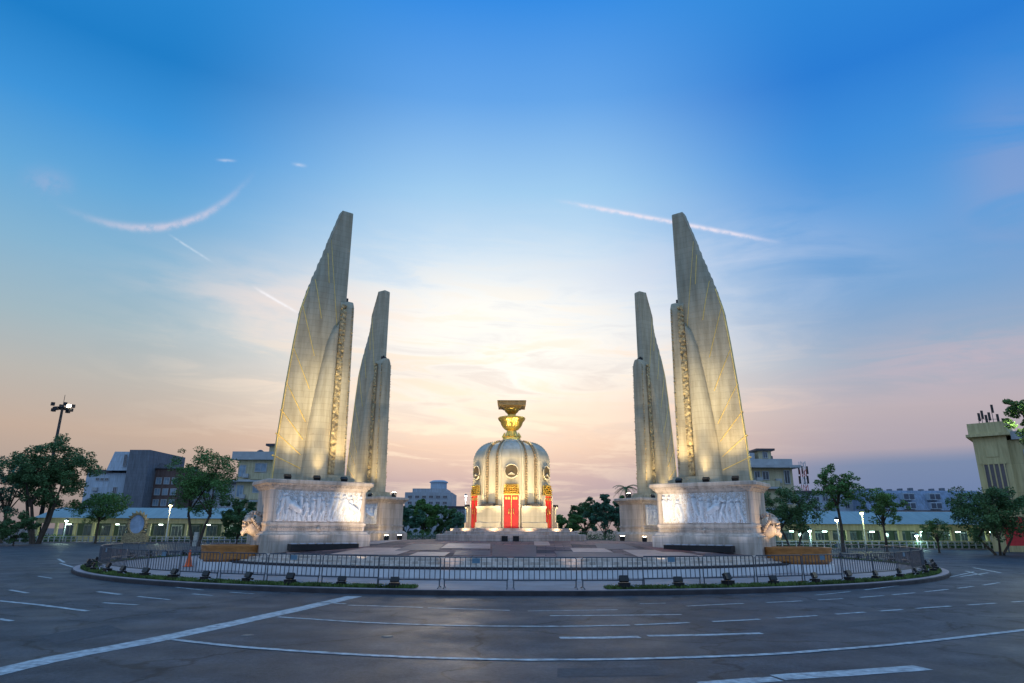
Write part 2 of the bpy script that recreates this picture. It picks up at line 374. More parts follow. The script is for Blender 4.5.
def spot(loc, target, power, color, size=1.2, blend=.7, radius=.12):
    l = bpy.data.lights.new('spot_light', 'SPOT'); o = bpy.data.objects.new('spot_light', l); COL.objects.link(o)
    l.energy = power; l.color = color; l.spot_size = size; l.spot_blend = blend; l.shadow_soft_size = radius
    o.location = loc; o.rotation_euler = look(Vector(target) - Vector(loc)); return o
def point(loc, power, color, radius=.15):
    l = bpy.data.lights.new('lamp_light', 'POINT'); o = bpy.data.objects.new('lamp_light', l); COL.objects.link(o)
    l.energy = power; l.color = color; l.shadow_soft_size = radius; o.location = loc; return o

CY = 44.0                                   # centre of the roundabout
# ---------------------------------------------------------------- ground, road, island
g = MB(); g.add([(-2500, -600, 0), (2500, -600, 0), (2500, 3500, 0), (-2500, 3500, 0)], [(0, 1, 2, 3)])
struct(g.build('road', ASPH, fix=False))

def ring(r0, r1, z, a0=0, a1=2 * PI, n=180):
    b = MB(); full = abs(a1 - a0 - 2 * PI) < 1e-6
    for k in range(n + 1):
        a = a0 + (a1 - a0) * k / n
        b.v += [(r0 * math.cos(a), r0 * math.sin(a), z), (r1 * math.cos(a), r1 * math.sin(a), z)]
    b.f = [(2 * k, 2 * k + 1, 2 * k + 3, 2 * k + 2) for k in range(n)]
    return b
C0 = (0, CY, 0)
KX = 1.10                                  # the island is a little wider than deep
def ell(b):
    b.v = [(v[0] * KX, v[1], v[2]) for v in b.v]; return b
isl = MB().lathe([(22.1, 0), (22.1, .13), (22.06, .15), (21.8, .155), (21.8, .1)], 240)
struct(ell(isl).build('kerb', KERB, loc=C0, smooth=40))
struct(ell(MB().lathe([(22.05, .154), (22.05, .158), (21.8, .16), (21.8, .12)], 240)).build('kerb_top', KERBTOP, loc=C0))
struct(ell(ring(0, 21.85, .15)).build('island_paving', PAVE, loc=C0))
# lawn strip with a gap at the front
GA = R(7.6)
lawn = ring(21.12, 21.78, .17, -PI / 2 + GA, 1.5 * PI - GA, 300)
struct(ell(lawn).build('lawn_bed', SOIL, loc=C0))
rng = np.random.default_rng(3)
N = 42000
aa = rng.uniform(-PI / 2 + GA, 1.5 * PI - GA, N); rr_ = rng.uniform(21.14, 21.74, N)
# denser near the camera
aa[:26000] = rng.uniform(-PI / 2 - 1.35, -PI / 2 + 1.35, 26000); aa = aa[np.abs(np.angle(np.exp(1j * (aa + PI / 2)))) > GA]; rr_ = rr_[:len(aa)]
hgt = rng.uniform(.05, .12, len(aa)); th = rng.uniform(0, PI, len(aa)); w = .03
px_, py_ = rr_ * np.cos(aa), rr_ * np.sin(aa)
b = MB()
ln_ = rng.normal(0, .03, (len(aa), 2))
P = np.empty((len(aa), 3, 3))
P[:, 0] = np.c_[px_ - w * np.cos(th), py_ - w * np.sin(th), np.full(len(aa), .17)]
P[:, 1] = np.c_[px_ + w * np.cos(th), py_ + w * np.sin(th), np.full(len(aa), .17)]
P[:, 2] = np.c_[px_ + ln_[:, 0], py_ + ln_[:, 1], .17 + hgt]
b.v = P.reshape(-1, 3).tolist(); b.f = [(3 * i, 3 * i + 1, 3 * i + 2) for i in range(len(aa))]
tag(ell(b).build('grass', GRASS, loc=C0, fix=False), 'strip of short bright green grass inside the island kerb', 'grass', kind='stuff')

# terrace: white ring wall, bright steps, shallow stone dome of mixed slabs
tw = MB().lathe([(16.85, .15), (16.85, .47), (16.8, .47)], 240)
struct(ell(tw).build('terrace_wall', WHITEW, loc=C0))
struct(ell(MB().lathe([(16.86, .47), (16.87, .56), (16.55, .565)], 240)).build('terrace_edge', KERB, loc=C0))
ter = MB().lathe([(16.6, .50), (16.5, .62), (16.15, .625), (16.13, .74), (15.78, .745), (15.76, .86), (15.4, .87), (12.0, 1.08), (9.0, 1.24), (6.0, 1.35), (0, 1.38)], 240)
def terrace_mat_idx(o):
    o.data.materials.append(PAVEW)
    for p in o.data.polygons:
        r = math.hypot(p.center.x / KX, p.center.y)
        if r > 15.45: p.material_index = 1
PAVEW = stone('worn_step_slabs', (.62, .52, .46), bw=.8, bh=3, stain=.5)
to = ell(ter).build('terrace', SLABS, loc=C0); terrace_mat_idx(to); struct(to)
# loose overlay slabs lying on the terrace: pale pink granite sheets
rs = random.Random(11)
def tz(x, y):
    r = math.hypot(x / KX, y); pr = [(0, 1.38), (6, 1.35), (9, 1.24), (12, 1.08), (15.4, .87), (16.9, .5), (99, .5)]
    for (a, za), (b_, zb) in zip(pr, pr[1:]):
        if r <= b_: return za + (zb - za) * (r - a) / (b_ - a)
    return .5
PINKS = mat('pale_pink_slab', (.42, .26, .22), .6, var=.22, scale=1.5, bump=.2, bscale=14)
DARKS = mat('dark_purple_slab', (.085, .06, .075), .6, var=.35, scale=1.8, bump=.3, bscale=14)
MAROON = mat('maroon_slab', (.16, .05, .05), .6, var=.35, scale=1.8, bump=.3, bscale=14)
slabn = 0
def slab(pts, m, dz):
    b = MB(); n = len(pts)
    # subdivide edges so the sheet follows the dome
    q = []
    for x, y in pts:
        z = 1.0
        for _ in range(25):
            p = gnd(x, y, z); z = .6 * z + .4 * max(.85, tz(p.x, p.y - CY))
        rr0 = math.hypot(p.x / KX, p.y - CY); k0 = min(1, 15.3 / rr0)
        q.append((p.x * k0, (p.y - CY) * k0))
    a, b0, c, d = q; K = 8; vs = []
    for i in range(K + 1):
        for j in range(K + 1):
            u, v = i / K, j / K
            x = (a[0] * (1 - u) + b0[0] * u) * (1 - v) + (d[0] * (1 - u) + c[0] * u) * v
            y = (a[1] * (1 - u) + b0[1] * u) * (1 - v) + (d[1] * (1 - u) + c[1] * u) * v
            vs.append((x, y, tz(x, y) + dz))
    fs = [(i * (K + 1) + j, (i + 1) * (K + 1) + j, (i + 1) * (K + 1) + j + 1, i * (K + 1) + j + 1) for i in range(K) for j in range(K)]
    b.add(vs, fs)
    struct(b.build('terrace_slab', m, loc=C0))
slab([(330, 556), (398, 556), (420, 549), (366, 549)], PINKS, .010)
slab([(345, 547), (380, 545), (408, 541.5), (384, 542)], PINKS, .012)
slab([(270, 557), (318, 552), (332, 549), (285, 552)], PINKS, .010)
slab([(442, 549), (492, 549), (492, 544), (450, 544)], PINKS, .010)
slab([(494, 557), (538, 557), (538, 545), (494, 545)], DARKS, .012)
slab([(536, 545.5), (545, 541), (560, 541), (552, 545.5)], PINKS, .016)
slab([(560, 557), (640, 557), (610, 551), (556, 551)], DARKS, .010)
slab([(640, 556), (720, 556), (672, 549), (624, 549)], PINKS, .011)
slab([(664, 551), (700, 551), (662, 545), (640, 545)], MAROON, .013)
slab([(700, 552), (742, 553), (700, 547), (676, 546)], PINKS, .014)
slab([(546, 543.5), (586, 543.5), (582, 541), (546, 541)], MAROON, .012)
slab([(396, 552), (440, 551), (446, 545), (414, 545)], DARKS, .014)
slab([(455, 556), (492, 556), (492, 551), (458, 551)], DARKS, .015)
slab([(292, 553), (340, 550), (352, 547), (310, 549)], DARKS, .016)
slab([(410, 557), (446, 557), (452, 553), (420, 553)], PINKS, .018)
slab([(575, 552), (615, 552), (606, 548), (572, 548)], PINKS, .018)
slab([(720, 556), (756, 556), (740, 552), (706, 552)], DARKS, .018)
slab([(600, 549), (640, 548), (625, 543), (596, 543)], DARKS, .009)

# ---------------------------------------------------------------- road markings
def strip(pts, w, z=.004, name='lane_marking'):
    """pts: ground points; broken slightly at the edges like worn thermoplastic"""
    b = MB(); P = [Vector((p[0], p[1])) for p in pts]
    dense = []
    for p, q in zip(P, P[1:]):
        k = max(1, int((q - p).length / .35))
        dense += [p.lerp(q, i / k) for i in range(k)]
    dense.append(P[-1])
    for i, p in enumerate(dense):
        d = (dense[min(i + 1, len(dense) - 1)] - dense[max(i - 1, 0)]).normalized(); n = Vector((-d.y, d.x))
        e1, e2 = rs.uniform(-.012, .012), rs.uniform(-.012, .012)
        b.v += [(*(p + n * (w / 2 + e1)), z), (*(p - n * (w / 2 + e2)), z)]
    b.f = [(2 * k, 2 * k + 2, 2 * k + 3, 2 * k + 1) for k in range(len(dense) - 1)]
    return struct(b.build(name, PAINT, fix=False))
def G(px): return [gnd(x, y, 0).to_2d() for x, y in px]
def smoothG(px, n=8):
    P = G(px); out = []
    for i in range(len(P) - 1):
        p0, p1, p2, p3 = P[max(i - 1, 0)], P[i], P[i + 1], P[min(i + 2, len(P) - 1)]
        for k in range(n):
            t = k / n
            out.append(.5 * ((2 * p1) + (p2 - p0) * t + (2 * p0 - 5 * p1 + 4 * p2 - p3) * t * t + (3 * p1 - p0 - 3 * p2 + p3) * t ** 3))
    out.append(P[-1]); return out
strip(smoothG([(-40, 686), (60, 662), (170, 640), (300, 611), (357, 597.5)]), .50)
strip(smoothG([(175, 642.5), (235, 648.5), (300, 653), (380, 657), (450, 659), (530, 660), (640, 658), (762, 653), (850, 646), (912, 640), (1024, 626.5), (1120, 614)]), .15, .008)
strip(smoothG([(280, 619), (360, 623.5), (440, 626), (512, 626.5), (575, 626), (632, 624.5)]), .13, .008)
def dashes(px, w, fills):
    """dashes along a smooth curve; fills = list of (x0,x1) pixel spans"""
    c = smoothG(px, 16)
    # param by picture x of each point
    xs = [px[0][0] + (px[-1][0] - px[0][0]) * i / (len(c) - 1) for i in range(len(c))]
    # recompute spans from knots
    kn = []; 
    for i in range(len(px) - 1):
        for k in range(16): kn.append(px[i][0] + (px[i + 1][0] - px[i][0]) * k / 16)
    kn.append(px[-1][0])
    for x0, x1 in fills:
        seg = [c[i] for i in range(len(c)) if x0 <= kn[i] <= x1]
        if len(seg) > 1: strip(seg, w, .008)
C2 = [(632, 624.5), (700, 621), (762, 617.5), (862, 610), (937, 604), (1024, 597.5), (1090, 592)]
dashes(C2, .13, [(640, 694), (712, 762), (776, 822), (832, 868), (878, 906), (916, 958), (968, 1000), (1008, 1060)])
C3 = [(650, 607.5), (719, 603.2), (804, 598.8), (862, 594.8), (912, 590.2), (950, 586), (985, 581.5), (1012, 577)]
dashes(C3, .13, [(690, 750), (765, 805), (817, 846), (859, 884), (893, 918), (926, 952), (958, 976), (984, 1000)])
C4 = [(520, 604.5), (600, 603.5), (700, 601), (800, 594.5), (880, 585.5), (940, 576), (985, 566)]
dashes(C4, .10, [(640, 670), (812, 850), (865, 900), (908, 938), (945, 972)])
for px, w in (([(552, 615.5), (618, 614.5), (684, 613.3)], .13), ([(562, 637.6), (600, 637.2), (642, 636)], .22), ([(650, 634.8), (705, 633.6), (764, 631.3)], .17),
              ([(705, 683), (755, 678.5), (780, 677)], .30), ([(780, 675.5), (850, 670.5), (926, 664.5)], .36), ([(-20, 603), (40, 608.5), (90, 614.5)], .16),
              ([(12, 594), (30, 597)], .14), ([(105, 606), (140, 608)], .13), ([(100, 595), (122, 597.6)], .18), ([(140, 599.5), (172, 602.5)], .12), ([(195, 596.5), (215, 598)], .12),
              ([(232, 594.5), (256, 596)], .1), ([(350, 606.5), (425, 608.2)], .12), ([(430, 608.6), (512, 610.5)], .10), ([(530, 611), (620, 609)], .08), ([(0, 623), (14, 625)], .14), ([(40, 580), (54, 582)], .12),
              ([(320, 604), (348, 605.2)], .12), ([(66, 566), (60, 562.5)], .16), ([(78, 571.5), (62, 567)], .16), ([(100, 578.5), (82, 573.5)], .16), ([(962, 573), (990, 569)], .14), ([(968, 567.5), (984, 571.5)], .14), ([(975, 564), (1003, 569)], .14), ([(128, 583), (152, 587)], .1), ([(178, 590), (205, 592.6)], .1)):
    strip(G(px), w)
# worn seam and patches of newer asphalt, manhole covers
PATCH = mat('newer_asphalt', (.042, .047, .060), .7, var=.4, scale=9, bump=.5, bscale=60)
def patch(px):
    b = MB(); q = G(px); b.add([(*p, .0025) for p in q], [tuple(range(len(q)))]); struct(b.build('asphalt_patch', PATCH, fix=False))
patch([(560, 668), (660, 666), (668, 674), (560, 677)]); patch([(820, 622), (900, 615), (915, 618), (838, 626)]); patch([(40, 640), (110, 628), (128, 634), (60, 648)])
IRON = mat('cast_iron', (.16, .15, .14), .5, .6, var=.3, scale=6, bump=.6)
for (x, y, lb) in ((390, 637.5, 'small round iron cover in the asphalt between two long lane lines'), (250, 637.5, 'small round iron cover in the asphalt just beside the broad diagonal line')):
    p = gnd(x, y); t = thing('manhole_cover', lb, 'manhole cover', (p.x, p.y, 0))
    MB().lathe([(0, .012), (.09, .012), (.10, .006)], 24).build('lid', IRON, t); MB().lathe([(.105, .003), (.105, .008), (.12, .006), (.125, .002)], 24).build('rim', STEEL, t)

# ---------------------------------------------------------------- wing towers
PHI = math.atan2(2.8, 4.14)
rw = random.Random(5)
def outer_s(z):
    pts = [(4.35, 4.74), (6.3, 4.68), (9.4, 4.50), (12, 4.30), (13.8, 4.12), (15.4, 3.74), (18, 2.98), (20.0, 2.38), (21.0, 2.12)]
    for (a, sa), (b, sb) in zip(pts, pts[1:]):
        if z <= b: return sa + (sb - sa) * (z - a) / (b - a)
    return pts[-1][1]
S_IN = 1.62
def crease_s(z):
    # ridge between narrow inner facet and the broad feather face
    if z > 18.4: return outer_s(z) - .02
    if z > 12.5: return 1.98 + (z - 12.5) / 5.9 * (outer_s(18.4) - 2.0)
    return 1.98
def blade():
    rings = []; NZ = 90
    zt = 20.3
    for i in range(NZ + 1):
        z = 4.38 + (zt - 4.38) * i / NZ
        so, sc = outer_s(z), crease_s(z)
        # serrated edge high up: small steps
        if z > 13.2: so += .07 * ((z * 2.2) % 1.0) - .03
        th = .36 - .03 * max(0, (z - 10) / 11)
        half = []
        half.append((S_IN, th * .92))
        half.append((sc, th))
        K = 7
        for k in range(1, K + 1):
            u = k / K; t = th * (1 - u ** 2.2) * (1.0 + .12 * math.sin(PI * min(1, u * 1.15))) + .10 * u
            half.append((sc + (so - sc) * u, t))
        rg = [(s, t, z) for s, t in half] + [(s, -t, z) for s, t in reversed(half)]
        rings.append(rg)
    # slanted top
    top = [(2.0 + (s - 2.0) * .93, t * .9, z + .12 - .18 * abs(s - 1.95)) for s, t, z in rings[-1]]
    rings.append(top)
    return MB().loft(rings)
def face_t(s, z):
    so, sc = outer_s(z), crease_s(z); th = .36 - .03 * max(0, (z - 10) / 11)
    u = min(1, max(0, (s - sc) / max(.05, so - sc)))
    return th * (1 - u ** 2.2) * (1.0 + .12 * math.sin(PI * min(1, u * 1.15))) + .10 * u
def grooves(sgn):
    b = MB()
    ln = [((3.5, 15.7), (3.0, 13.4)), ((4.02, 14.0), (3.2, 11.2)), ((4.28, 11.5), (3.3, 9.3)), ((4.5, 9.6), (3.35, 7.5)), ((4.62, 8.1), (3.4, 6.55)), ((4.74, 6.85), (3.45, 5.75)), ((4.82, 5.7), (3.4, 5.05)), ((2.95, 17.4), (2.75, 15.6))]
    for (s0, z0), (s1, z1) in ln:
        K = 14; P = []
        for i in range(K + 1):
            u = i / K; s = s0 + (s1 - s0) * u; z = z0 + (z1 - z0) * u
            P.append((s, sgn * (face_t(s, z) + .0), z))
        b.tube(P, .026, 5)
    # gilded ridge of the crease
    P = [(crease_s(z), sgn * (.36 - .03 * max(0, (z - 10) / 11)), z) for z in np.linspace(12.6, 18.3, 14)]
    b.tube(P, .022, 5)
    P = [(outer_s(z) - .02, sgn * .10, z) for z in np.linspace(4.4, 15.2, 30)]
    b.tube(P, .035, 5)
    return b
def side_column(sgn):
    rings = []
    L = [(4.38, 3.42), (7.1, 3.27), (8.8, 3.08), (10.5, 2.85), (12.0, 2.62), (12.8, 2.35)]
    def sl(z):
        for (a, sa), (b, sb) in zip(L, L[1:]):
            if z <= b: return sa + (sb - sa) * (z - a) / (b - a)
        return L[-1][1]
    for z in np.linspace(4.38, 12.8, 30):
        s1 = sl(z); s0 = 1.96; d = (1.06 - .045 * (z - 4)) ; rg = []
        for k in range(11):
            a = PI * k / 10; rg.append(((s0 + s1) / 2 + (s1 - s0) / 2 * math.cos(a), sgn * (.12 + d * .95 * math.sin(a) ** .7), z))
        rings.append(rg)
    top = [(s0 + (s - s0) * .25, t * .75, z + .45 * (1 - (s - 1.96) / 2)) for s, t, z in rings[-1]]
    rings.append(top)
    return MB().loft(rings)
FIN_TOP = 14.75
def fin():
    b = MB(); rings = []
    for z in list(np.linspace(4.75, FIN_TOP - .6, 24)) + [FIN_TOP - .3, FIN_TOP - .08, FIN_TOP]:
        k = 1.0 if z <= FIN_TOP - .6 else (1 - ((z - FIN_TOP + .6) / .6) ** 2.2 * .55)
        s_i = 1.12 - .18 * (1 - (z - 4.4) / 10)            # leans slightly
        h = .50 * k
        rings.append([(1.98, h, z), (s_i + .12, h, z), (s_i + .04, h * .8, z), (s_i, h * .35, z), (s_i, -h * .35, z), (s_i + .04, -h * .8, z), (s_i + .12, -h, z), (1.98, -h, z)])
    return b.loft(rings)
def ornament(sgn):
    """carved flame band on the side of the fin, with teeth along its inner edge"""
    b = MB(); r = random.Random(7); nz, ns = 210, 7; z0, z1 = 4.8, FIN_TOP - .35
    blobs = [(r.uniform(1.62, 1.97), r.uniform(z0, z1), r.uniform(.06, .14)) for _ in range(420)]
    H = np.zeros((nz + 1, ns + 1)); zs = np.linspace(z0, z1, nz + 1); ss = np.linspace(1.66, 1.99, ns + 1)
    for (s, z, q) in blobs:
        d = ((ss[None, :] - s) ** 2 + (zs[:, None] - z) ** 2) / q ** 2
        H = np.maximum(H, np.where(d < 1, np.sqrt(np.clip(1 - d, 0, 1)) * .13, 0))
    vs = [(ss[j], sgn * (.505 + H[i, j]), zs[i]) for i in range(nz + 1) for j in range(ns + 1)]
    fs = [(i * (ns + 1) + j, (i + 1) * (ns + 1) + j, (i + 1) * (ns + 1) + j + 1, i * (ns + 1) + j + 1) for i in range(nz) for j in range(ns)]
    b.add(vs, fs)
    z = 5.0
    while z < z1 - .1:
        s_i = 1.12 - .18 * (1 - (z - 4.4) / 10)
        k_ = r.uniform(.5, 1.3)
        b.add([(s_i + .18, sgn * .5, z - .07 * k_), (s_i + .18, sgn * (.5 + .07 * k_), z), (s_i + .18, sgn * .5, z + .1 * k_), (s_i + .18 - .1 * k_, sgn * .54, z + .06)], [(0, 1, 3), (1, 2, 3), (0, 3, 2), (0, 2, 1)])
        z += r.uniform(.1, .26)
    return b
def relief_panel(w, h, seed):
    r = random.Random(seed); nx, nz = 230, 72
    Xg, Zg = np.meshgrid(np.linspace(0, w, nx + 1), np.linspace(0, h, nz + 1)); H = np.zeros_like(Xg)
    def cap(x0, z0, x1, z1, q, hh=1.0):
        nonlocal H
        d = np.array([x1 - x0, z1 - z0]); L2 = (d ** 2).sum() + 1e-9
        t = np.clip(((Xg - x0) * d[0] + (Zg - z0) * d[1]) / L2, 0, 1)
        dd = np.hypot(Xg - x0 - t * d[0], Zg - z0 - t * d[1]) / q
        H = np.maximum(H, np.where(dd < 1, np.sqrt(np.clip(1 - dd ** 2, 0, 1)) * q * 2.6 * hh + .05, 0))
    x = .12; i = 0
    while x < w - .1:
        i += 1
        lean = r.uniform(-.16, .16); base = r.uniform(.0, .1); ht = h * r.uniform(.74, .95); hd = .075
        if r.random() < .12:                                   # a horse or ox between the figures
            cz = h * .45; cap(x - .22, cz - .1, x + .2, cz + .16, .15); cap(x + .2, cz + .16, x + .36, cz + .46, .085); cap(x + .36, cz + .46, x + .52, cz + .36, .06)
            for lx in (-.22, -.08, .16, .3): cap(x + lx, cz - .05, x + lx + r.uniform(-.1, .1), .04, .035)
            cap(x - .3, cz, x - .42, cz - .3, .03)
        hx, hz = x + lean, ht - hd
        hipx, hipz = x, ht * .48
        cap(hx, hz, hx + .005, hz + .02, hd)
        cap(hx - lean * .15, hz - .16, hipx, hipz, .085)
        cap(hx - lean * .15 - .06, hz - .17, hx - lean * .15 + .06, hz - .17, .06)
        k1, k2 = x + r.uniform(-.13, .02), x + r.uniform(0, .16)
        cap(hipx - .03, hipz, k1, ht * .25, .058); cap(k1, ht * .25, k1 + r.uniform(-.08, .05), base, .042)
        cap(hipx + .03, hipz, k2, ht * .25, .058); cap(k2, ht * .25, k2 + r.uniform(-.05, .08), base, .042)
        for sg in (-1, 1):
            ex, ez = hx + sg * r.uniform(.08, .17), hz - r.uniform(.2, .38)
            cap(hx + sg * .07, hz - .17, ex, ez, .036); cap(ex, ez, ex + r.uniform(-.15, .2), ez + r.uniform(-.2, .25), .03)
        if r.random() < .35: cap(hx + .12, base, hx + .18 + r.uniform(-.1, .1), h * .95, .016)
        x += r.uniform(.26, .38)
    rr2 = np.random.default_rng(seed)
    H = H + rr2.normal(0, .003, H.shape)
    H[0, :] = H[-1, :] = 0; H[:, 0] = H[:, -1] = 0
    return Xg, Zg, H
RP = [relief_panel(4.34, 1.49, 21), relief_panel(4.34, 1.49, 34)]
def relief_mesh(sgn, k):
    Xg, Zg, H = RP[k]; nz, nx = Xg.shape; b = MB()
    b.v = [(.33 + Xg[i, j], sgn * (1.27 + H[i, j]), 2.37 + Zg[i, j]) for i in range(nz) for j in range(nx)]
    b.f = [(i * nx + j, i * nx + j + 1, (i + 1) * nx + j + 1, (i + 1) * nx + j) if sgn < 0 else (i * nx + j, (i + 1) * nx + j, (i + 1) * nx + j + 1, i * nx + j + 1) for i in range(nz - 1) for j in range(nx - 1)]
    return b
def make_wing(label):
    t = thing('wing_tower', label, 'monument wing', group='four tall wing towers round the turret')
    hx, hy = 2.5, 1.27
    body = MB()
    prof = [(.28, .3), (.28, 1.72), (.18, 1.78), (.13, 1.86), (.02, 1.9), (.02, 2.16), (.07, 2.2), (.07, 2.3), (.0, 2.34), (-.0, 3.9), (.05, 3.94), (.05, 4.0)]
    tmp = MB().rectloft(hx, hy, prof); body.v = [(x + 2.5, y, z) for x, y, z in tmp.v]; body.f = tmp.f
    ped = body.build('pedestal', PINK, t, smooth=25)
    cor = MB().rectloft(hx, hy, [(.04, 3.95), (.10, 4.02), (.12, 4.08), (.24, 4.16), (.30, 4.2), (.30, 4.34), (.26, 4.39), (-.1, 4.4)]); cor.v = [(x + 2.5, y, z) for x, y, z in cor.v]
    # egg-and-dart blocks beneath the lip
    for sg in (-1, 1):
        for i in range(38): cor.box((-.05 + 5.1 * (i + .5) / 38, sg * (hy + .15), 4.09), (.07, .07, .08))
    for i in range(19):
        for xx in (-.15, 5.15): cor.box((xx, -hy + 2 * hy * (i + .5) / 19, 4.09), (.07, .07, .08))
    cor.build('cornice', PINK, ped, smooth=25)
    for sg in (-1, 1):
        bead = MB()
        for i in range(44):
            x = .1 + 4.8 * (i + .5) / 44
            bead.tube([(x, sg * (hy + .02), 2.12), (x, sg * (hy + .07), 2.04), (x, sg * (hy + .02), 1.93)], [.03, .05, .015], 5)
        bead.tube([(2.5, sg * (hy + .03), 2.15), (2.5, sg * (hy + .12), 2.02), (2.5, sg * (hy + .03), 1.88)], [.06, .14, .04], 8)
        bead.build('bead_moulding', PINK, ped, smooth=50)
    for k, sg in enumerate((1, -1)): relief_mesh(sg, k).build('relief_panel', RELIEF, ped, smooth=True, fix=False)
    for sg in (-1, 1):
        y0, y1 = sorted((sg * 1.262, sg * 1.35))
        for xa, xb in ((.22, .325), (4.678, 4.78)): MB().box2(xa, xb, y0, y1, 2.345, 3.895).build('relief_frame', PINK, ped)

    bl = blade().build('blade', CREAM, t, smooth=35)
    for sg in (1, -1): grooves(sg).build('feather_groove', GILT, bl)
    for sg in (1, -1): side_column(sg).build('side_column', CREAM, t, smooth=35)
    fn = fin().build('fin', CREAM, t, smooth=35)
    MB().box((1.6, 0, FIN_TOP + .08), (.22, .5, .2)).box((1.6, 0, FIN_TOP + .22), (.1, .1, .14)).build('finial', BLACK, fn)
    for sg in (1, -1): ornament(sg).build('ornament_band', GOLDD, fn, smooth=50, fix=False)
    bs = MB().box2(.55, 2.25, -.78, .78, 4.4, 4.62).box2(.75, 2.1, -.66, .66, 4.62, 4.78)
    bs.build('fin_base', CREAM, fn)
    return t
EX, EY = 4.14 / 5.0, 2.8 / 5.0
P0 = (-8.46, 36.8)                # inner end of the near left pedestal on its axis
def wing_place(o, sx, sy, shift=0.0):
    x = (8.46 + EX * shift) * sx; y = CY + (7.2 + EY * shift) * sy
    o.location = (x, y, 0); o.rotation_euler.z = math.atan2(EY * sy, EX * sx)
W = {}
W[-1, -1] = make_wing('near left wing tower, tallest on the left, with pale carved relief on its plinth')
wing_place(W[-1, -1], -1, -1)
for (sx, sy), lb in (((1, -1), 'near right wing tower, tallest on the right, with bluish lit carved relief on its plinth'), ((-1, 1), 'far left wing tower half hidden behind the tall near left wing'), ((1, 1), 'far right wing tower half hidden behind the tall near right wing')):
    o = copy_tree(W[-1, -1]); o['label'] = lb; wing_place(o, sx, sy, .8 if sy > 0 else 0); W[sx, sy] = o
    if sy > 0:
        for ch in o.children:
            if not ch.name.startswith('pedestal'):
                ch.scale = (1.1, 1, 1.09); ch.location = (.22, 0, -4.38 * .09)
def wl_(sx, sy, s, t, z, shift=None):
    """local wing coordinates to world"""
    o = W[sx, sy]; a = o.rotation_euler.z
    return Vector((o.location.x + s * math.cos(a) - t * math.sin(a), o.location.y + s * math.sin(a) + t * math.cos(a), z))
WARM = (1.0, .74, .36); COOL = (.72, .80, 1.0)
# floodlight fixture
def make_flood(name, label, group):
    t = thing(name, label, 'floodlight', group=group)
    MB().box((0, 0, .03), (.30, .16, .06)).build('base', BLACK, t)
    h = MB().box((0, .03, .16), (.34, .12, .2), M=Matrix.Rotation(R(-50), 3, 'X')).build('housing', BLACK, t)
    MB().box((0, .085, .20), (.28, .02, .15), M=Matrix.Rotation(R(-50), 3, 'X')).build('lens', mat('lamp_lens', (.8, .7, .5), .2, bump=0, emit=(1, .8, .45), es=3.0), h)
    return t
proto = None
POSN = {(-1, -1): 'near left', (1, -1): 'near right', (-1, 1): 'far left', (1, 1): 'far right'}
for (sx, sy), wname in POSN.items():
    # which local side looks at the camera
    a = W[sx, sy].rotation_euler.z; n = Vector((-math.sin(a), math.cos(a)))
    sg = 1 if n.y < 0 else -1
    for side in (sg, -sg):
        for k, s in enumerate((1.3, 2.75, 4.25)):
            if side == sg:
                if proto is None: o = proto = make_flood('floodlight', '', '')
                else: o = copy_tree(proto)
                p = wl_(sx, sy, s, side * 1.25, 4.4)
                o.location = p; o.rotation_euler.z = a + (PI if side > 0 else 0)
                o['label'] = 'black floodlight on the cornice ledge of the %s wing, %s' % (wname, ('at its inner end', 'in the middle', 'at its outer end')[k]); o['group'] = 'floodlights on the wing pedestals'
            pw = (1150, 230, 950)[k] if sy < 0 else (900, 300, 850)[k]
            if side != sg: pw *= .4
            q = wl_(sx, sy, s, side * 1.5, 4.55)
            spot(q, wl_(sx, sy, (1.5, 2.75, 3.9)[k], side * (.75 if k < 2 else .3), 11.5), pw * 1.0, WARM, 1.35, 1.0, .15)
    # inner end light for the fin
    spot(wl_(sx, sy, -.15, .0, 4.5), wl_(sx, sy, 1.2, 0, 10), 900 if sy < 0 else 160, (1, .78, .42) if sy < 0 else (1, .8, .6), 1.3, .9, .1)
    # pedestal face wash from the trough on the ground
    for s, pk in ((-1.5, 1.1), (2.5, .55), (4.3, .5)):
        q = wl_(sx, sy, s, sg * (2.6 if pk > 1 else 2.7), tz(*(wl_(sx, sy, s, sg * 2.7, 0).xy - Vector((0, CY)))) + .35)
        spot(q, wl_(sx, sy, s + (3.6 if pk > 1 else 0), sg * 1.3, 3.2), pk * (105 if sx < 0 else 80), ((1, .93, .95) if sx < 0 else (.62, .74, 1)) if sy < 0 else WARM, 1.7, .8, .1)
    # outer end wash, warm
    spot(wl_(sx, sy, 6.6, sg * .9, 1.2), wl_(sx, sy, 5, 0, 3.4), 170, (1, .72, .42), 1.5, .8, .1)

# the lawn spotlights facing the near wings throw a broad warm beam
for sx in (-1, 1):
    for k, (x_, y_) in enumerate(((2.2, 23.4), (4.6, 24.2), (7.0, 24.8))):
        spot((sx * x_, y_, .5), wl_(sx, -1, 3.0, 0, 9.0), 1900, (1, .83, .56), .62, .9, .1)
    spot((sx * 5.5, 24.6, .6), wl_(sx, -1, 2.6, 0, 9.6), 8500, (1, .85, .55), .27, 1.0, .1)
    spot((sx * 6.0, 27.0, .6), wl_(sx, 1, 2.5, 0, 9.0), 6000, (1, .83, .56), .42, .9, .1)
    spot((sx * 3.0, 23.6, .6), (sx * 1.2, 39.5, 2.2), 420, (1, .72, .5), .30, .9, .1)
    spot((sx * 4.0, 23.9, .6), (0, 42, 4.8), 3600, (1, .83, .55), .34, .9, .1)
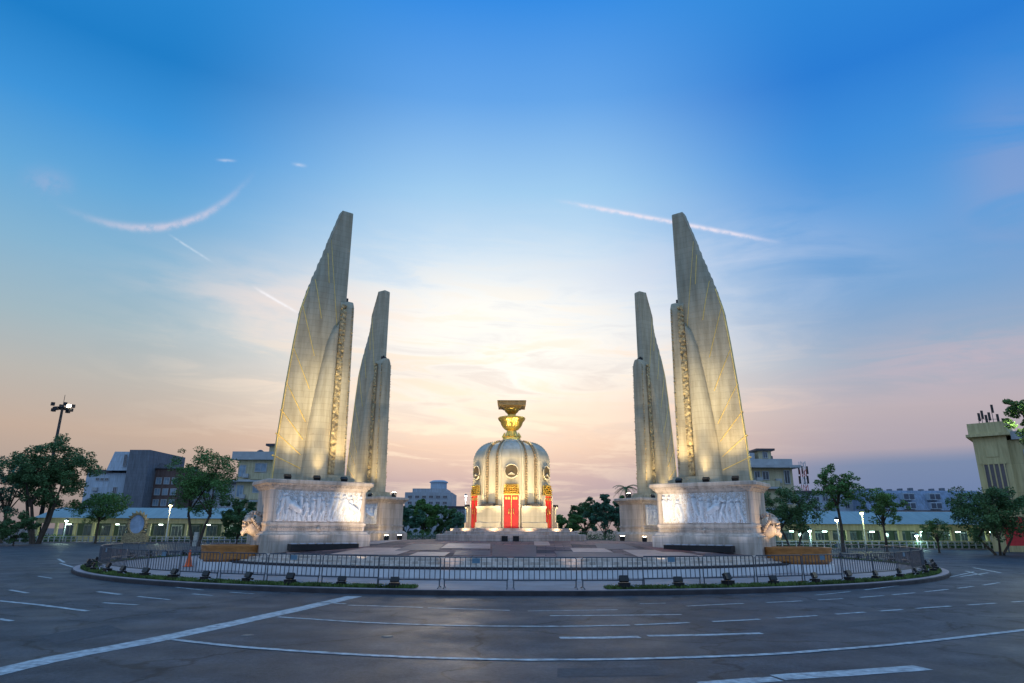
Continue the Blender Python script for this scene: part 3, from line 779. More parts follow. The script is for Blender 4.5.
# dark troughs that hold the relief lamps
for sx, lb in ((-1, 'long black lamp trough at the foot of the near left pedestal'), (1, 'long black lamp trough at the foot of the near right pedestal')):
    a = W[sx, -1].rotation_euler.z; n = Vector((-math.sin(a), math.cos(a))); sg = 1 if n.y < 0 else -1
    c = wl_(sx, -1, 2.35, sg * 1.95, 0); z = tz(c.x, c.y - CY)
    t = thing('lamp_trough', lb, 'lamp trough', (c.x, c.y, z), a)
    b = MB().box((0, 0, .14), (3.4, .62, .30)); b.build('housing', BLACK, t)
    m = MB()
    for i in range(8): m.box((-1.5 + .43 * i, 0, .31), (.3, .3, .05))
    m.build('lamp_row', mat('cool_lamp', (.5, .5, .55), .3, bump=0), t)

# fountain pools and spouts at the outer ends of the near wings (and the far ones)
def make_pool(sx, sy, lb1, lb2):
    c = wl_(sx, sy, 6.5 if sx > 0 else 6.2, 0, 0); R0 = 1.5 if sx > 0 else 1.35
    t = thing('fountain_pool', lb1, 'fountain', (c.x, c.y, .15), W[sx, sy].rotation_euler.z, 'round fountain pools beside the wings')
    MB().lathe([(R0 - .1, 0), (R0 - .1, .4), (R0, .44), (R0 + .05, .5), (R0 + .05, .96), (R0 + .08, 1.02), (R0 + .08, 1.1), (R0 - .2, 1.1), (R0 - .2, .7)], 72).build('pool_wall', ORANGE, t, smooth=30)
    MB().lathe([(R0 + .12, 0), (R0 + .12, .34), (R0 - .05, .36)], 72).build('pool_plinth', WHITEW, t)
    MB().lathe([(0, .85), (R0 - .19, .85)], 48).build('water', mat('pool_water', (.02, .035, .04), .08, var=.2, bump=.3, bscale=4), t)
    s = thing('fountain_spout', lb2, 'fountain spout', wl_(sx, sy, 5.05, 0, 1.9), W[sx, sy].rotation_euler.z, 'carved fountain spouts on the outer pedestal ends')
    b = MB(); P = []
    b.tube([(0, 0, 0), (.2, 0, .02), (.45, 0, .12), (.68, 0, .32), (.76, 0, .58), (.66, 0, .82), (.45, 0, .92)], [.38, .4, .38, .34, .30, .24, .1], 12)
    b.tube([(.55, 0, .2), (.85, 0, .02), (1.02, 0, -.12), (1.0, 0, -.3)], [.24, .2, .15, .06], 10)
    b.build('head', PINK, s, smooth=True)
    m = MB()
    for k in range(9):
        a = -0.4 + k * .32; x, z = .35 + .5 * math.cos(a), .42 + .55 * math.sin(a)
        m.tube([(x, 0, z), (x + .2 * math.cos(a), 0, z + .2 * math.sin(a)), (x + .26 * math.cos(a + .6), 0, z + .28 * math.sin(a + .6))], [.13, .09, .02], 7)
    for sg in (-1, 1):
        for k in range(5): m.tube([(.1 + .1 * k, sg * .28, .1 + .14 * k), (.2 + .1 * k, sg * .46, .2 + .14 * k), (.1 + .1 * k, sg * .42, .38 + .13 * k)], [.12, .08, .02], 6)
        m.tube([(.72, sg * .22, .48), (.78, sg * .26, .5)], [.07, .05], 8)
    m.build('mane', PINK, s, smooth=True); s.scale = (.78, .78, .8)
make_pool(-1, -1, 'round brown tiled fountain pool beside the near left wing', 'curled cream beast head spout on the left end of the near left pedestal')
make_pool(1, -1, 'round brown tiled fountain pool beside the near right wing', 'curled cream beast head spout on the right end of the near right pedestal')

# ---------------------------------------------------------------- central turret
T = thing('central_turret', 'cream domed turret with red doors and a gold offering bowl, on stone steps', 'turret', (0, CY, 0))
def stair(r, z0, z1): return MB().lathe([(r, z0), (r, z1 - .03), (r - .03, z1), (0, z1)], 72)
st = MB()
st.lathe([(4.85, 1.2), (4.85, 1.69), (4.8, 1.72), (4.3, 1.72), (4.3, 1.89), (4.27, 1.91), (3.95, 1.91), (3.95, 2.07), (3.92, 2.09), (0, 2.09)], 96)
st.build('steps', STEP, T, smooth=30)
MB().box2(-.55, -.2, -4.92, -4.6, 1.38, 1.66).box2(.1, .45, -4.92, -4.6, 1.38, 1.66).build('vent_opening', DARKHOLE, T)
DOORS = [-PI / 2 + k * PI / 3 for k in range(6)]
def adiff(a, b): return abs((a - b + PI) % (2 * PI) - PI)
def bayf(r, z, a):
    d = min(adiff(a, q) for q in DOORS)           # 0 at door centre, 30 deg between
    d = math.degrees(d)
    k = 1.0
    if d < 14.5: k = math.cos(R(14.5)) / math.cos(R(d)) * 1.0 + .012     # flat-ish bay
    elif d > 21: k = .955 + .01 * math.cos(R((d - 30) * 12))
    else: k = .975
    return r * k
prof = [(2.55, 2.09), (2.55, 6.35)]
for i in range(1, 15):
    a = PI / 2 * i / 14; prof.append((.85 + 1.70 * math.cos(a) ** .8 if i < 14 else .85, 6.3 + 1.28 * math.sin(a) ** 1.08))
body = MB().lathe(prof, 360, fn=bayf)
bo = body.build('body', TURRET, T, smooth=35); bo.data.materials.append(DOME)
for p in bo.data.polygons:
    if p.center.z > 6.9: p.material_index = 1
# plinth ring with gaps at doors
for k in range(6):
    a0, a1 = DOORS[k] + R(12.5), DOORS[k] + R(47.5)
    b = MB(); NS = 14
    pr = [(2.4, 2.09), (3.05, 2.09), (3.05, 2.42), (2.93, 2.47), (2.93, 3.28), (3.02, 3.33), (3.02, 3.42), (2.4, 3.46)]
    b.lathe(pr, NS, a0=a0, a1=a1)
    n = len(pr); b.f += [tuple(range(n)), tuple(reversed(range(NS * n, NS * n + n)))]
    b.build('plinth', TURRET, T, smooth=30)
    am = (a0 + a1) / 2
    v = MB().box((2.9 * math.cos(am), 2.9 * math.sin(am), 3.5), (.3, .9, .14), rz=am); v.build('ledge', KERB, T)
# doors, gold pediments, oculi
for k, a in enumerate(DOORS):
    M = Matrix.Rotation(a + PI / 2, 4, 'Z')
    def place(b, nm, m, par=T, sm=False):
        o = b.build(nm, m, par, smooth=sm)
        if par is T: o.rotation_euler.z = a + PI / 2
        return o
    y = -2.60
    fr = MB().box2(-.55, -.46, y - .14, y + .1, 2.09, 4.1).box2(.46, .55, y - .14, y + .1, 2.09, 4.1)
    place(fr, 'door_frame', TURRET)
    d = MB().box2(-.458, -.012, y - .08, y, 2.10, 4.06).box2(.012, .458, y - .08, y, 2.10, 4.06)
    for sx in (-1, 1):
        x0, x1 = (sx * .06, sx * .41) if sx > 0 else (-.41, -.06)
        for z0, z1 in ((2.25, 2.9), (3.0, 3.75)): d.box2(x0, x1, y - .105, y - .08, z0, z1)
    do = place(d, 'door', RED)
    h = MB()
    for sx in (-1, 1):
        h.tube([(sx * .14, y - .13, 2.95), (sx * .14, y - .17, 3.1), (sx * .14, y - .13, 3.25)], .028, 6)
        for i in range(2): h.box((sx * (.15 + .16 * i), y - .11, 3.88), (.12, .03, .16))
    h.box2(-.014, .014, y - .11, y - .06, 2.12, 4.05)
    h.build('handle', GOLD, do)
    pd = MB(); 
    # stepped gold arch with leaf points
    pts = []
    pd.box2(-.5, .5, y - .13, y + .02, 4.065, 4.14)
    rr3 = random.Random(k)
    for i in range(9):
        for j in range(5):
            x = (i - 4) * .108; z = 4.2 + j * .125
            if abs(x) < .52 - .02 * j * j * .6: pd.tube([(x, y - .02, z - .05), (x, y - .15 - .05 * rr3.random(), z), (x + .02, y - .05, z + .09)], [.05, .06, .01], 6)
    pd.box2(-.46, .46, y - .06, y + .02, 4.14, 4.72)
    place(pd, 'door_pediment', GOLD, sm=35)
    oc = MB(); K = 28
    for i in range(K):
        a1, a2 = 2 * PI * i / K, 2 * PI * (i + 1) / K
    oc.tube([(.43 * math.cos(2 * PI * i / K), y - .015, 5.55 + .43 * math.sin(2 * PI * i / K)) for i in range(K + 1)], .05, 6, cap=False)
    ring_o = place(oc, 'oculus_frame', TURRET, sm=True)
    dk = MB(); dk.add([(.42 * math.cos(2 * PI * i / K), y - .03, 5.55 + .42 * math.sin(2 * PI * i / K)) for i in range(K)], [tuple(range(K))])
    dk.build('opening', mat('oculus_shade', (.10, .07, .035), .8, bump=0), ring_o)
    em = MB().box((0, y - .05, 5.35), (.42, .05, .05)).tube([(-.2, y - .05, 5.33), (0, y - .06, 5.45), (.2, y - .05, 5.33)], [.03, .05, .03], 6)
    em.build('emblem', TURRET, ring_o)
# ornament strips wrapping over the dome
def prof_pt(u, a, off):
    # u 0..1 along the profile from z=3.5 to dome top
    L = [(2.55, 3.5)] + prof[1:]
    seg = [0]
    for p, q in zip(L, L[1:]): seg.append(seg[-1] + math.dist(p, q))
    d = u * seg[-1]
    for i in range(len(L) - 1):
        if d <= seg[i + 1] + 1e-9:
            t = (d - seg[i]) / (seg[i + 1] - seg[i]); r = L[i][0] + (L[i + 1][0] - L[i][0]) * t; z = L[i][1] + (L[i + 1][1] - L[i][1]) * t
            r = bayf(r, z, a) + off
            return Vector((r * math.cos(a), r * math.sin(a), z))
STRIP = mat('strip_ornament', (.40, .29, .16), .85, .0, c2=(.20, .14, .08), scale=6, bump=.8, bscale=20)
for a in DOORS:
    for dd in (-21.8, -16.2, 16.2, 21.8):
        ang = a + R(dd); b = MB(); hw = .075
        rings = []
        for i in range(61):
            u = i / 60 * .93; p = prof_pt(u, ang, .0); tdir = Vector((-math.sin(ang), math.cos(ang), 0)); nrm = Vector((math.cos(ang), math.sin(ang), 0))
            if p.z > 6.4: nrm = (nrm * .6 + Vector((0, 0, (p.z - 6.3)))).normalized()
            w_ = hw * (1 - .35 * max(0, (p.z - 6.4) / 1.2)); bmp = .10 + (.05 if i % 2 and abs(dd) > 17 else 0)
            rings.append([p - tdir * w_ - nrm * .05, p - tdir * w_ + nrm * bmp * .7, p + nrm * bmp, p + tdir * w_ + nrm * bmp * .7, p + tdir * w_ - nrm * .05])
        b.loft(rings); b.build('ornament_strip', STRIP if abs(dd) > 17 else TURRET, T)
# raised shell tops over the door bays
cap = MB().lathe([(1.0, 7.35), (1.02, 7.55), (.95, 7.68), (.72, 7.78), (.55, 7.82), (.5, 7.95), (.45, 8.0)], 12).build('dome_cap', DOME, T, smooth=30)
# gold stand, two bowls and top slab
gb = MB().lathe([(.62, 7.8), (.6, 7.95), (.48, 8.05), (.4, 8.25), (.34, 8.4), (.3, 8.5)], 12)
for k in range(12):
    a = 2 * PI * k / 12; gb.tube([(.42 * math.cos(a), .42 * math.sin(a), 8.0), (.62 * math.cos(a), .62 * math.sin(a), 8.02), (.5 * math.cos(a), .5 * math.sin(a), 8.3)], [.09, .07, .02], 6)
BOWL = thing('offering_bowl', 'two tiered gold offering bowl with a flat top tray on the turret dome', 'offering bowl', (0, CY, 0))
gb.build('stand', GOLD, BOWL, smooth=40)
lb = MB().lathe([(.28, 8.48), (.42, 8.5), (.58, 8.66), (.70, 8.86), (.74, 9.02), (.84, 9.12), (.90, 9.24), (.90, 9.34), (.8, 9.36), (.6, 9.2)], 24, fn=lambda r, z, a: r * (1 + .03 * math.cos(12 * a)))
lb.build('lower_bowl', GOLD, BOWL, smooth=40)
MB().lathe([(.36, 9.2), (.3, 9.4), (.26, 9.55), (.30, 9.62), (.40, 9.7), (.48, 9.82), (.52, 9.98), (.46, 10.0)], 24, fn=lambda r, z, a: r * (1 + .03 * math.cos(12 * a))).build('upper_bowl', GOLD, BOWL, smooth=40)
tr = MB().box2(-.92, .92, -.92, .92, 10.06, 10.30).box2(-.97, .97, -.97, .97, 10.30, 10.37).box2(-.62, .62, -.62, .62, 9.96, 10.06)
tr.build('tray', mat('dark_bronze_tray', (.30, .21, .10), .5, .4, var=.3, scale=6, bump=.4), BOWL)
# turret lights
for k in range(12):
    a = -PI / 2 + R(15) + k * PI / 6
    if math.sin(a) > .55: continue
    c, s_ = math.cos(a), math.sin(a)
    spot((4.7 * c, CY + 4.7 * s_, 1.95), (2.6 * c, CY + 2.6 * s_, 5.0), 620, (1, .80, .48), .95, .8, .1)
    spot((4.5 * c, CY + 4.5 * s_, 2.1), (2.9 * c, CY + 2.9 * s_, 2.9), 90, (1, .78, .45), 2.0, .8, .1)
for sx in (-1, 1):
    spot((sx * 1.5, CY - 2.2, 7.25), (0, CY, 9.3), 220, (1, .8, .4), 1.2, .7, .08)
    spot((sx * 2.6, CY - 6.5, 1.6), (sx * .9, CY - 2.5, 6.0), 450, (1, .8, .45), .9, .8, .1)

# bright lamps at the far pedestals
GLOWW = mat('white_hot_lens', (1, .9, .7), .2, bump=0, emit=(1, .86, .6), es=30)
def ground_flood(p, aim, label, power, col_=(1, .85, .6), es=None):
    t = thing('ground_floodlight', label, 'floodlight', p, math.atan2(aim[1] - p[1], aim[0] - p[0]), 'bright floodlights around the far pedestals')
    MB().box((0, 0, .05), (.2, .3, .1)).build('base', BLACK, t)
    h = MB().box((0, 0, .22), (.18, .34, .24)).build('housing', BLACK, t)
    MB().box((.0, 0, .35), (.16, .26, .02)).build('lens', GLOWW, h)
    spot(Vector(p) + Vector((0, 0, .42)), aim, power, col_, 2.2, .8, .1)
for sx, w in ((-1, 'left'), (1, 'right')):
    for k, (dx_, dy_) in enumerate(((.15, -1.6), (-.95, -.4))):
        base = wl_(sx, 1, dx_, (-1 if sx < 0 else 1) * 0, 0)
        q = at((388, 401)[k] if sx < 0 else (646, 624)[k], 537, 47.5); 
        z = tz(q.x, q.y - CY)
        ground_flood((q.x, q.y, z), wl_(sx, 1, 1.0, 0, 4.0), 'glaring floodlight on the terrace before the far %s pedestal, %s' % (w, ('outer one', 'one nearer the turret')[k]) if sx < 0 else 'glaring floodlight on the terrace before the far %s pedestal, %s' % (w, ('one nearer the wing', 'one nearer the turret')[k]), 60)
    p = wl_(sx, 1, -.05, 0, 4.4)
    ground_flood(p, wl_(sx, 1, 1.2, 0, 9), 'glaring floodlight on top of the far %s pedestal at its inner end' % w, 40)

# ---------------------------------------------------------------- barriers round the island
BAR = thing('crowd_barrier', 'grey steel crowd barrier in the ring of barriers round the island', 'barrier', group='ring of steel crowd barriers')
PW = 2.15
f = MB(); hw = PW / 2 - .03
f.tube([(-hw, 0, .26), (-hw, 0, .93), (-hw + .05, 0, .98), (hw - .05, 0, .98), (hw, 0, .93), (hw, 0, .26)], .02, 6); f.tube([(-hw, 0, .27), (hw, 0, .27)], .024, 6)
f.build('frame', STEEL, BAR, smooth=50)
f = MB()
for i in range(1, 12): x = -hw + 2 * hw * i / 12; f.tube([(x, 0, .27), (x, 0, .98)], .015, 5)
f.build('bars', STEEL, BAR, smooth=50)
for sx in (-1, 1):
    f = MB(); x = sx * (hw - .02)
    f.tube([(x, 0, .3), (x, 0, .06)], .02, 6); f.tube([(x, -.26, .02), (x, -.1, .06), (x, .1, .06), (x, .26, .02)], .018, 6)
    f.build('foot', STEEL, BAR, smooth=50)
plate = MB().box((0, -.03, .87), (.26, .015, .16)).build('sign_plate', mat('blue_grey_plate', (.12, .22, .30), .5, var=.2, bump=0), BAR)
RB = 21.1
def ell_pts(r, step, th0=0.0):
    K = 4000; a = [-PI / 2 + th0 + 2 * PI * i / K for i in range(K + 1)]; P = [(r * KX * math.cos(t), r * math.sin(t)) for t in a]
    cum = [0]
    for p, q in zip(P, P[1:]): cum.append(cum[-1] + math.dist(p, q))
    n = int(cum[-1] / step); st_ = cum[-1] / n; out = []; j = 0
    for i in range(n):
        while cum[j] < i * st_: j += 1
        t = a[j]; out.append((t, math.atan2(math.cos(t), -KX * math.sin(t))))
    return out
bpts = ell_pts(RB, PW + .03, R(-2.8)); nb = len(bpts)
first = True
pl_objs = []
for i in range(nb):
    a, tang = bpts[i]
    rr4 = RB
    dd = abs(math.degrees((a + PI / 2 + PI) % (2 * PI) - PI))
    if dd < 9: rr4 = 21.45
    o = BAR if first else copy_tree(BAR); first = False
    o.location = (KX * rr4 * math.cos(a), CY + rr4 * math.sin(a), .15 if dd < 9 else .17); o.rotation_euler = (rw.uniform(-.02, .02), 0, tang + rw.uniform(-.03, .03))
    lab = 'grey steel crowd barrier standing in the ring round the island'
    if dd < 9:
        lab = 'grey steel crowd barrier at the front of the ring on the paved gap'; o['group'] = 'barriers across the paved gap'
    o['label'] = lab
    if not (i % 3 == 0):
        for ch in list(o.children):
            if ch.name.startswith('sign_plate'): pl_objs.append(ch)
for ch in pl_objs: bpy.data.objects.remove(ch)

# planter-box spotlights on the lawn
SP = thing('lawn_spotlight', '', 'spotlight')
MB().rectloft(.24, .17, [(-.03, 0), (0, .02), (.01, .2), (.02, .24), (-.02, .24)], .02).build('box', BLACK, SP)
hd = MB().box((0, .02, .40), (.42, .14, .26), M=Matrix.Rotation(R(-25), 3, 'X')).build('lamp_head', BLACK, SP)
MB().box((0, .10, .42), (.34, .02, .19), M=Matrix.Rotation(R(-25), 3, 'X')).build('lens', mat('dark_lens', (.06, .07, .09), .1, bump=0), hd)
MB().tube([(-.24, 0, .44), (-.235, 0, .22), (.235, 0, .22), (.24, 0, .44)], .012, 5).build('bracket', STEEL, SP)
first = True; ang = R(9.2); pos = []
for a, _t in ell_pts(21.1, 1.85, R(9.0)):
    if a + PI / 2 < 2 * PI - R(8.0): pos.append(a)
for i, a in enumerate(pos):
    o = SP if first else copy_tree(SP); first = False
    rj = 21.5 + rw.uniform(-.08, .08)
    o.location = (KX * rj * math.cos(a), CY + rj * math.sin(a), .17); o.rotation_euler = (0, 0, a + PI / 2 + rw.uniform(-.35, .35)); s_ = rw.uniform(.62, .8); o.scale = (s_, s_, s_ * rw.uniform(.9, 1.12))
    o['label'] = 'small black box spotlight on the grass strip inside the kerb'; o['group'] = 'black box spotlights on the grass'
# cable between the boxes
for k, (i0, i1, lb) in enumerate(((0, len(pos) // 2, 'slack black and grey cable linking spotlights on the right side lawn'), (len(pos) // 2, len(pos) - 1, 'slack black and grey cable linking spotlights on the left side lawn'))):
    b = MB(); P = []
    for i in range(i0, i1):
        a0, a1 = pos[i], pos[i + 1]
        for j in range(8):
            u = j / 8; a = a0 + (a1 - a0) * u; r = 21.45 + .1 * math.sin(i * 1.7 + u * 3)
            P.append((KX * r * math.cos(a), r * math.sin(a), .30 - .16 * math.sin(PI * u) + .02))
    b.tube(P, .022, 5); tag(b.build('cable', mat('grey_cable', (.30, .31, .34), .5, var=.4, scale=1, bump=0), loc=C0, smooth=True), lb, 'cable')
# traffic cone on the left
p = gnd(190, 569, .17); t = thing('traffic_cone', 'single orange traffic cone by the barrier at the left', 'traffic cone', (p.x, p.y, .17))
CONE = mat('cone_orange', (.85, .14, .03), .5, bump=0)
MB().lathe([(.17, .03), (.03, .78), (0, .8)], 20).build('cone_body', CONE, t, smooth=40); MB().box((0, 0, .015), (.4, .4, .03)).build('base', CONE, t)

# ---------------------------------------------------------------- trees
def leafmat(name, c, var=.45):
    return mat(name, c, .6, var=var, scale=.9, bump=0, spec=.25)
LF1 = leafmat('leaf_dark', (.075, .15, .055)); LF2 = leafmat('leaf_mid', (.095, .20, .055)); LF3 = leafmat('leaf_light', (.13, .23, .065)); LF4 = leafmat('leaf_blue_green', (.06, .15, .09))
def tree(base, h, cw, label, seed, lf=LF2, trunks=1, cb=.35, leaf=.22, nclump=70, per=75, name='broadleaf_tree', group=None, white=0.0, spiky=0.0, lean=0.0, dens=1.0, cat='tree', lobes=None):
    """tapered trunk(s), forking limbs, leaf quads gathered in clumps at the limb ends"""
    r = random.Random(seed); ng = np.random.default_rng(seed)
    t = thing(name, label, cat, tuple(base), 0, group)
    tb = MB(); tips = []; cz0 = h * cb; cc = Vector((0, 0, (h + cz0) / 2)); rx, rz_ = cw / 2, (h - cz0) / 2
    for k in range(trunks):
        a = 2 * PI * k / trunks + r.uniform(-.4, .4); sp_ = (0 if trunks == 1 else .05 * cw)
        b0 = Vector((math.cos(a) * sp_, math.sin(a) * sp_, 0)); top = Vector((math.cos(a) * sp_ * 4 + lean, math.sin(a) * sp_ * 4, cz0 * 1.15))
        r0 = max(.09, h * .022) / (1 if trunks == 1 else 1.2)
        mid = b0.lerp(top, .5) + Vector((r.uniform(-.15, .15), r.uniform(-.15, .15), 0)) * h * .08
        tb.tube([b0, b0 + Vector((0, 0, .15)), mid, top], [r0 * 1.5, r0 * 1.05, r0 * .85, r0 * .65], 8)
        nl = max(3, 7 // trunks + 1)
        for j in range(nl):
            aa_ = 2 * PI * j / nl + r.uniform(-.4, .4); u = r.uniform(.45, .95)
            e = Vector((math.cos(aa_) * rx * u * .8, math.sin(aa_) * rx * u * .8, cc.z + rz_ * r.uniform(-.35, .75) * (1.2 - u * .5)))
            m1 = top.lerp(e, .5) + Vector((0, 0, r.uniform(0, .1) * h))
            tb.tube([top - Vector((0, 0, r.uniform(0, .2) * cz0)), m1, e], [r0 * .5, r0 * .3, r0 * .1], 6)
            tips.append(e)
            for q in range(3):
                e2 = e + Vector((r.uniform(-1, 1) * rx * .35, r.uniform(-1, 1) * rx * .35, r.uniform(-.2, 1) * rz_ * .35)); tb.tube([m1.lerp(e, .6), e2], [r0 * .2, r0 * .06], 5); tips.append(e2)
    tb.build('trunk', BARK, t, smooth=50, fix=False)
    if white:
        MB().tube([(0, 0, 0), (0, 0, white)], [max(.09, h * .022) * 1.56, max(.09, h * .022) * 1.15], 10, cap=False).build('whitewash', BARKP, t, smooth=True)
    cen = []
    for i in range(nclump):
        for _ in range(50):
            v = Vector((r.uniform(-1, 1), r.uniform(-1, 1), r.uniform(-1, 1)))
            if .15 < v.length < 1: break
        lob = 1 + .22 * math.sin(3 * math.atan2(v.y, v.x) + seed) * (1 - abs(v.z)) + r.uniform(-.1, .14)
        p = Vector((v.x * rx * lob, v.y * rx * lob, v.z * rz_ * (1 + .12 * math.sin(4 * v.x + seed))))
        if spiky and v.z > .2: p.z *= 1 + spiky * r.random()
        if p.z < 0: p.x *= .88; p.y *= .88
        p += cc; p.x += lean * 1.2; cen.append((p, r.uniform(.5, 1.15)))
    for e in tips: cen.append((e, .7))
    n = int(per * dens * 2.0); vs = []; 
    for c, s in cen:
        sz = s * max(.35, cw * .105)
        k = int(n * s) + 8
        q = ng.normal(0, 1, (k, 3)); q *= (ng.uniform(.2, 1, (k, 1)) ** .5) / np.linalg.norm(q, axis=1, keepdims=True)
        q = q * [sz, sz, sz * .72] + np.array(c)
        d1 = ng.normal(0, 1, (k, 3)); d1[:, 2] *= .5; d1 /= np.linalg.norm(d1, axis=1, keepdims=True)
        d2 = np.cross(d1, ng.normal(0, 1, (k, 3))); d2 /= np.linalg.norm(d2, axis=1, keepdims=True)
        L = leaf * ng.uniform(.45, 1.15, (k, 1)); w_ = L * .5
        vs.append(np.stack([q - d1 * L * .5, q + d2 * w_ * .5, q + d1 * L * .5, q - d2 * w_ * .5], 1))
    V = np.concatenate(vs).reshape(-1, 3)
    me = bpy.data.meshes.new('crown'); nf = len(V) // 4
    me.from_pydata(V.tolist(), [], [(4 * i, 4 * i + 1, 4 * i + 2, 4 * i + 3) for i in range(nf)]); me.materials.append(lf)
    o = bpy.data.objects.new('crown', me); COL.objects.link(o); o.parent = t
    return t
def tree_px(x, ytop, ybase, D, wpx, label, seed, **k):
    b = at(x, ybase, D); tp = at(x, ytop, D); b.z = 0
    sc = D * 1.0 / 655 ; return tree((b.x, b.y, 0), tp.z, wpx * D / 660, label, seed, **k)
GL, GR, GM = 'street trees on the left', 'street trees on the right', 'distant trees behind the turret'
tree_px(38, 444, 545, 88, 74, 'big dark spreading tree with several trunks at far left', 1, lf=LF1, trunks=4, cb=.36, nclump=130, per=90, leaf=.34, group=GL)
tree_px(2, 462, 545, 92, 50, 'dark tree cut by the left edge behind the big spreading tree', 2, lf=LF4, cb=.3, nclump=60, leaf=.32, group=GL)
tree_px(97, 494, 545, 92, 56, 'low flat topped green tree before the arcade, left of the lamp', 3, lf=LF2, cb=.42, nclump=60, leaf=.26, group=GL)
tree_px(197, 454, 548, 80, 62, 'taller airy tree with a pale painted trunk left of the wing', 4, lf=LF2, trunks=2, cb=.3, nclump=140, per=70, leaf=.25, spiky=.35, group=GL, white=1.6)
tree_px(238, 502, 546, 82, 40, 'dense rounded low tree close beside the near left wing', 5, lf=LF1, cb=.12, nclump=60, per=90, leaf=.24, group=GL)
tree_px(15, 515, 548, 80, 36, 'dark shrubby tree under the big tree at far left', 6, lf=LF1, cb=.1, nclump=40, leaf=.24, group=GL)
tree_px(796, 487, 548, 64, 58, 'dark forked tree just right of the near right wing', 7, lf=LF1, trunks=2, cb=.36, nclump=75, per=65, leaf=.22, group=GR)
tree_px(845, 468, 548, 68, 46, 'slim tall tree with a small rounded crown before the arcade', 8, lf=LF2, cb=.5, nclump=60, per=60, leaf=.22, spiky=.25, group=GR)
tree_px(889, 488, 548, 68, 42, 'slim light green tree with a narrow crown right of the lit lamp', 9, lf=LF3, cb=.42, nclump=50, per=55, leaf=.2, group=GR)
tree_px(1002, 482, 552, 60, 78, 'wide dark tree standing before the yellow building', 10, lf=LF1, trunks=3, cb=.22, nclump=95, per=80, leaf=.24, group=GR)
tree_px(941, 515, 548, 66, 24, 'thin young sapling between the slim tree and yellow building', 11, lf=LF3, cb=.3, nclump=22, per=26, leaf=.17, group=GR)
# top right: branches of a close tree lit white-green by a lamp
tb = at(1066, 560, 40); tree((tb.x, tb.y, 0), 10.3, 3.3, 'lamp lit leafy crown entering at the right edge above the yellow building', 12, lf=LF3, cb=.66, nclump=34, per=70, leaf=.2, group=GR)

cs = [(404, 506, 'lf1'), (420, 500, ''), (438, 504, ''), (455, 509, ''), (468, 514, '')]
for i, (x, y, w, lb) in enumerate(((406, 506, 30, 'distant dark tree touching the far left wing pedestal'), (424, 500, 30, 'distant tree with the highest crown left of the turret'), (443, 506, 28, 'distant low tree under the round topped tower'), (462, 513, 22, 'lowest distant tree nearest the turret on its left'),
                                   (570, 512, 24, 'lowest distant tree nearest the turret on its right'), (588, 500, 32, 'distant tree right of the turret in middle of the clump'), (607, 494, 34, 'distant tree with high dark crown right of the turret'), (628, 497, 26, 'distant tree touching the far right wing pedestal'))):
    tree_px(x, y, 543, 120 + 6 * (i % 3), w * 1.15, lb, 40 + i, lf=(LF4, LF2, LF1)[i % 3], cb=.12, nclump=46, per=60, leaf=.5, group=GM)
# palm against the far right wing
pb = at(630, 540, 95); ptp = at(630, 487, 95)
t = thing('palm_tree', 'small palm with spreading fronds by the far right wing', 'palm', (pb.x, pb.y, 0))
MB().tube([(0, 0, 0), (.1, 0, ptp.z * .5), (0, 0, ptp.z)], [.22, .16, .13], 8).build('trunk', BARK, t, smooth=True)
b = MB(); rp_ = random.Random(3)
for k in range(16):
    a = 2 * PI * k / 16 + rp_.uniform(-.2, .2); up_ = rp_.uniform(-.1, .9); Lf = 1.9
    P = [Vector((0, 0, ptp.z)) + Vector((math.cos(a) * Lf * u, math.sin(a) * Lf * u, up_ * Lf * u - 1.2 * Lf * .6 * u * u)) for u in (0, .25, .5, .75, 1)]
    side = Vector((-math.sin(a), math.cos(a), 0))
    for u0 in range(4):
        for q in range(4):
            c = P[u0].lerp(P[u0 + 1], q / 4); d = (P[u0 + 1] - P[u0]).normalized()
            for sg in (-1, 1): b.add([c, c + d * .08, c + side * sg * .42 + d * .3 - Vector((0, 0, .15))], [(0, 1, 2)])
    b.tube(P, [.03, .025, .02, .015, .01], 4)
b.build('fronds', LF1, t, fix=False)

# ---------------------------------------------------------------- buildings
def mbox(b, x0, x1, y0, y1, z0, z1): return b.box2(min(x0, x1), max(x0, x1), min(y0, y1), max(y0, y1), z0, z1)
def windows(par, wall_y, rects, frame_m, glass_m=GLASS, depth=.12):
    """rects in local coords (x0,x1,z0,z1) on a wall whose face is y=wall_y looking to -y; each window a part, its pane a sub-part"""
    for (x0, x1, z0, z1) in rects:
        fw = min(.12, (x1 - x0) * .12); b = MB()
        for (a, c, d, e) in ((x0, x1, z1 - fw, z1), (x0, x1, z0, z0 + fw), (x0, x0 + fw, z0 + fw, z1 - fw), (x1 - fw, x1, z0 + fw, z1 - fw), ((x0 + x1) / 2 - fw / 3, (x0 + x1) / 2 + fw / 3, z0 + fw, z1 - fw)):
            b.box2(a, c, wall_y - depth, wall_y + .02, d, e)
        w = b.build('window', frame_m, par)
        MB().box2(x0 + fw * .5, x1 - fw * .5, wall_y - depth * .5, wall_y - depth * .4 + .02, z0 + fw * .5, z1 - fw * .5).build('pane', glass_m, w)
def gx(x, D, y=520): return at(x, y, D).x
def gz(y, D, x=512): return at(x, y, D).z
GREYW = stone('grey_wall', (.42, .45, .50), bw=3, bh=1.2, stain=.3); PALEB = stone('pale_blue_wall', (.44, .52, .62), bw=3, bh=1.2, stain=.25)
DGREY = stone('dark_grey_cladding', (.17, .19, .23), bw=1.2, bh=.6); BROWN = stone('brown_brick', (.17, .11, .10), bw=.5, bh=.2)
YEL = stone('faded_yellow_wall', (.60, .51, .27), bw=4, bh=3, stain=.3); CREAMB = stone('cream_building_wall', (.56, .49, .32), bw=4, bh=3, stain=.3)
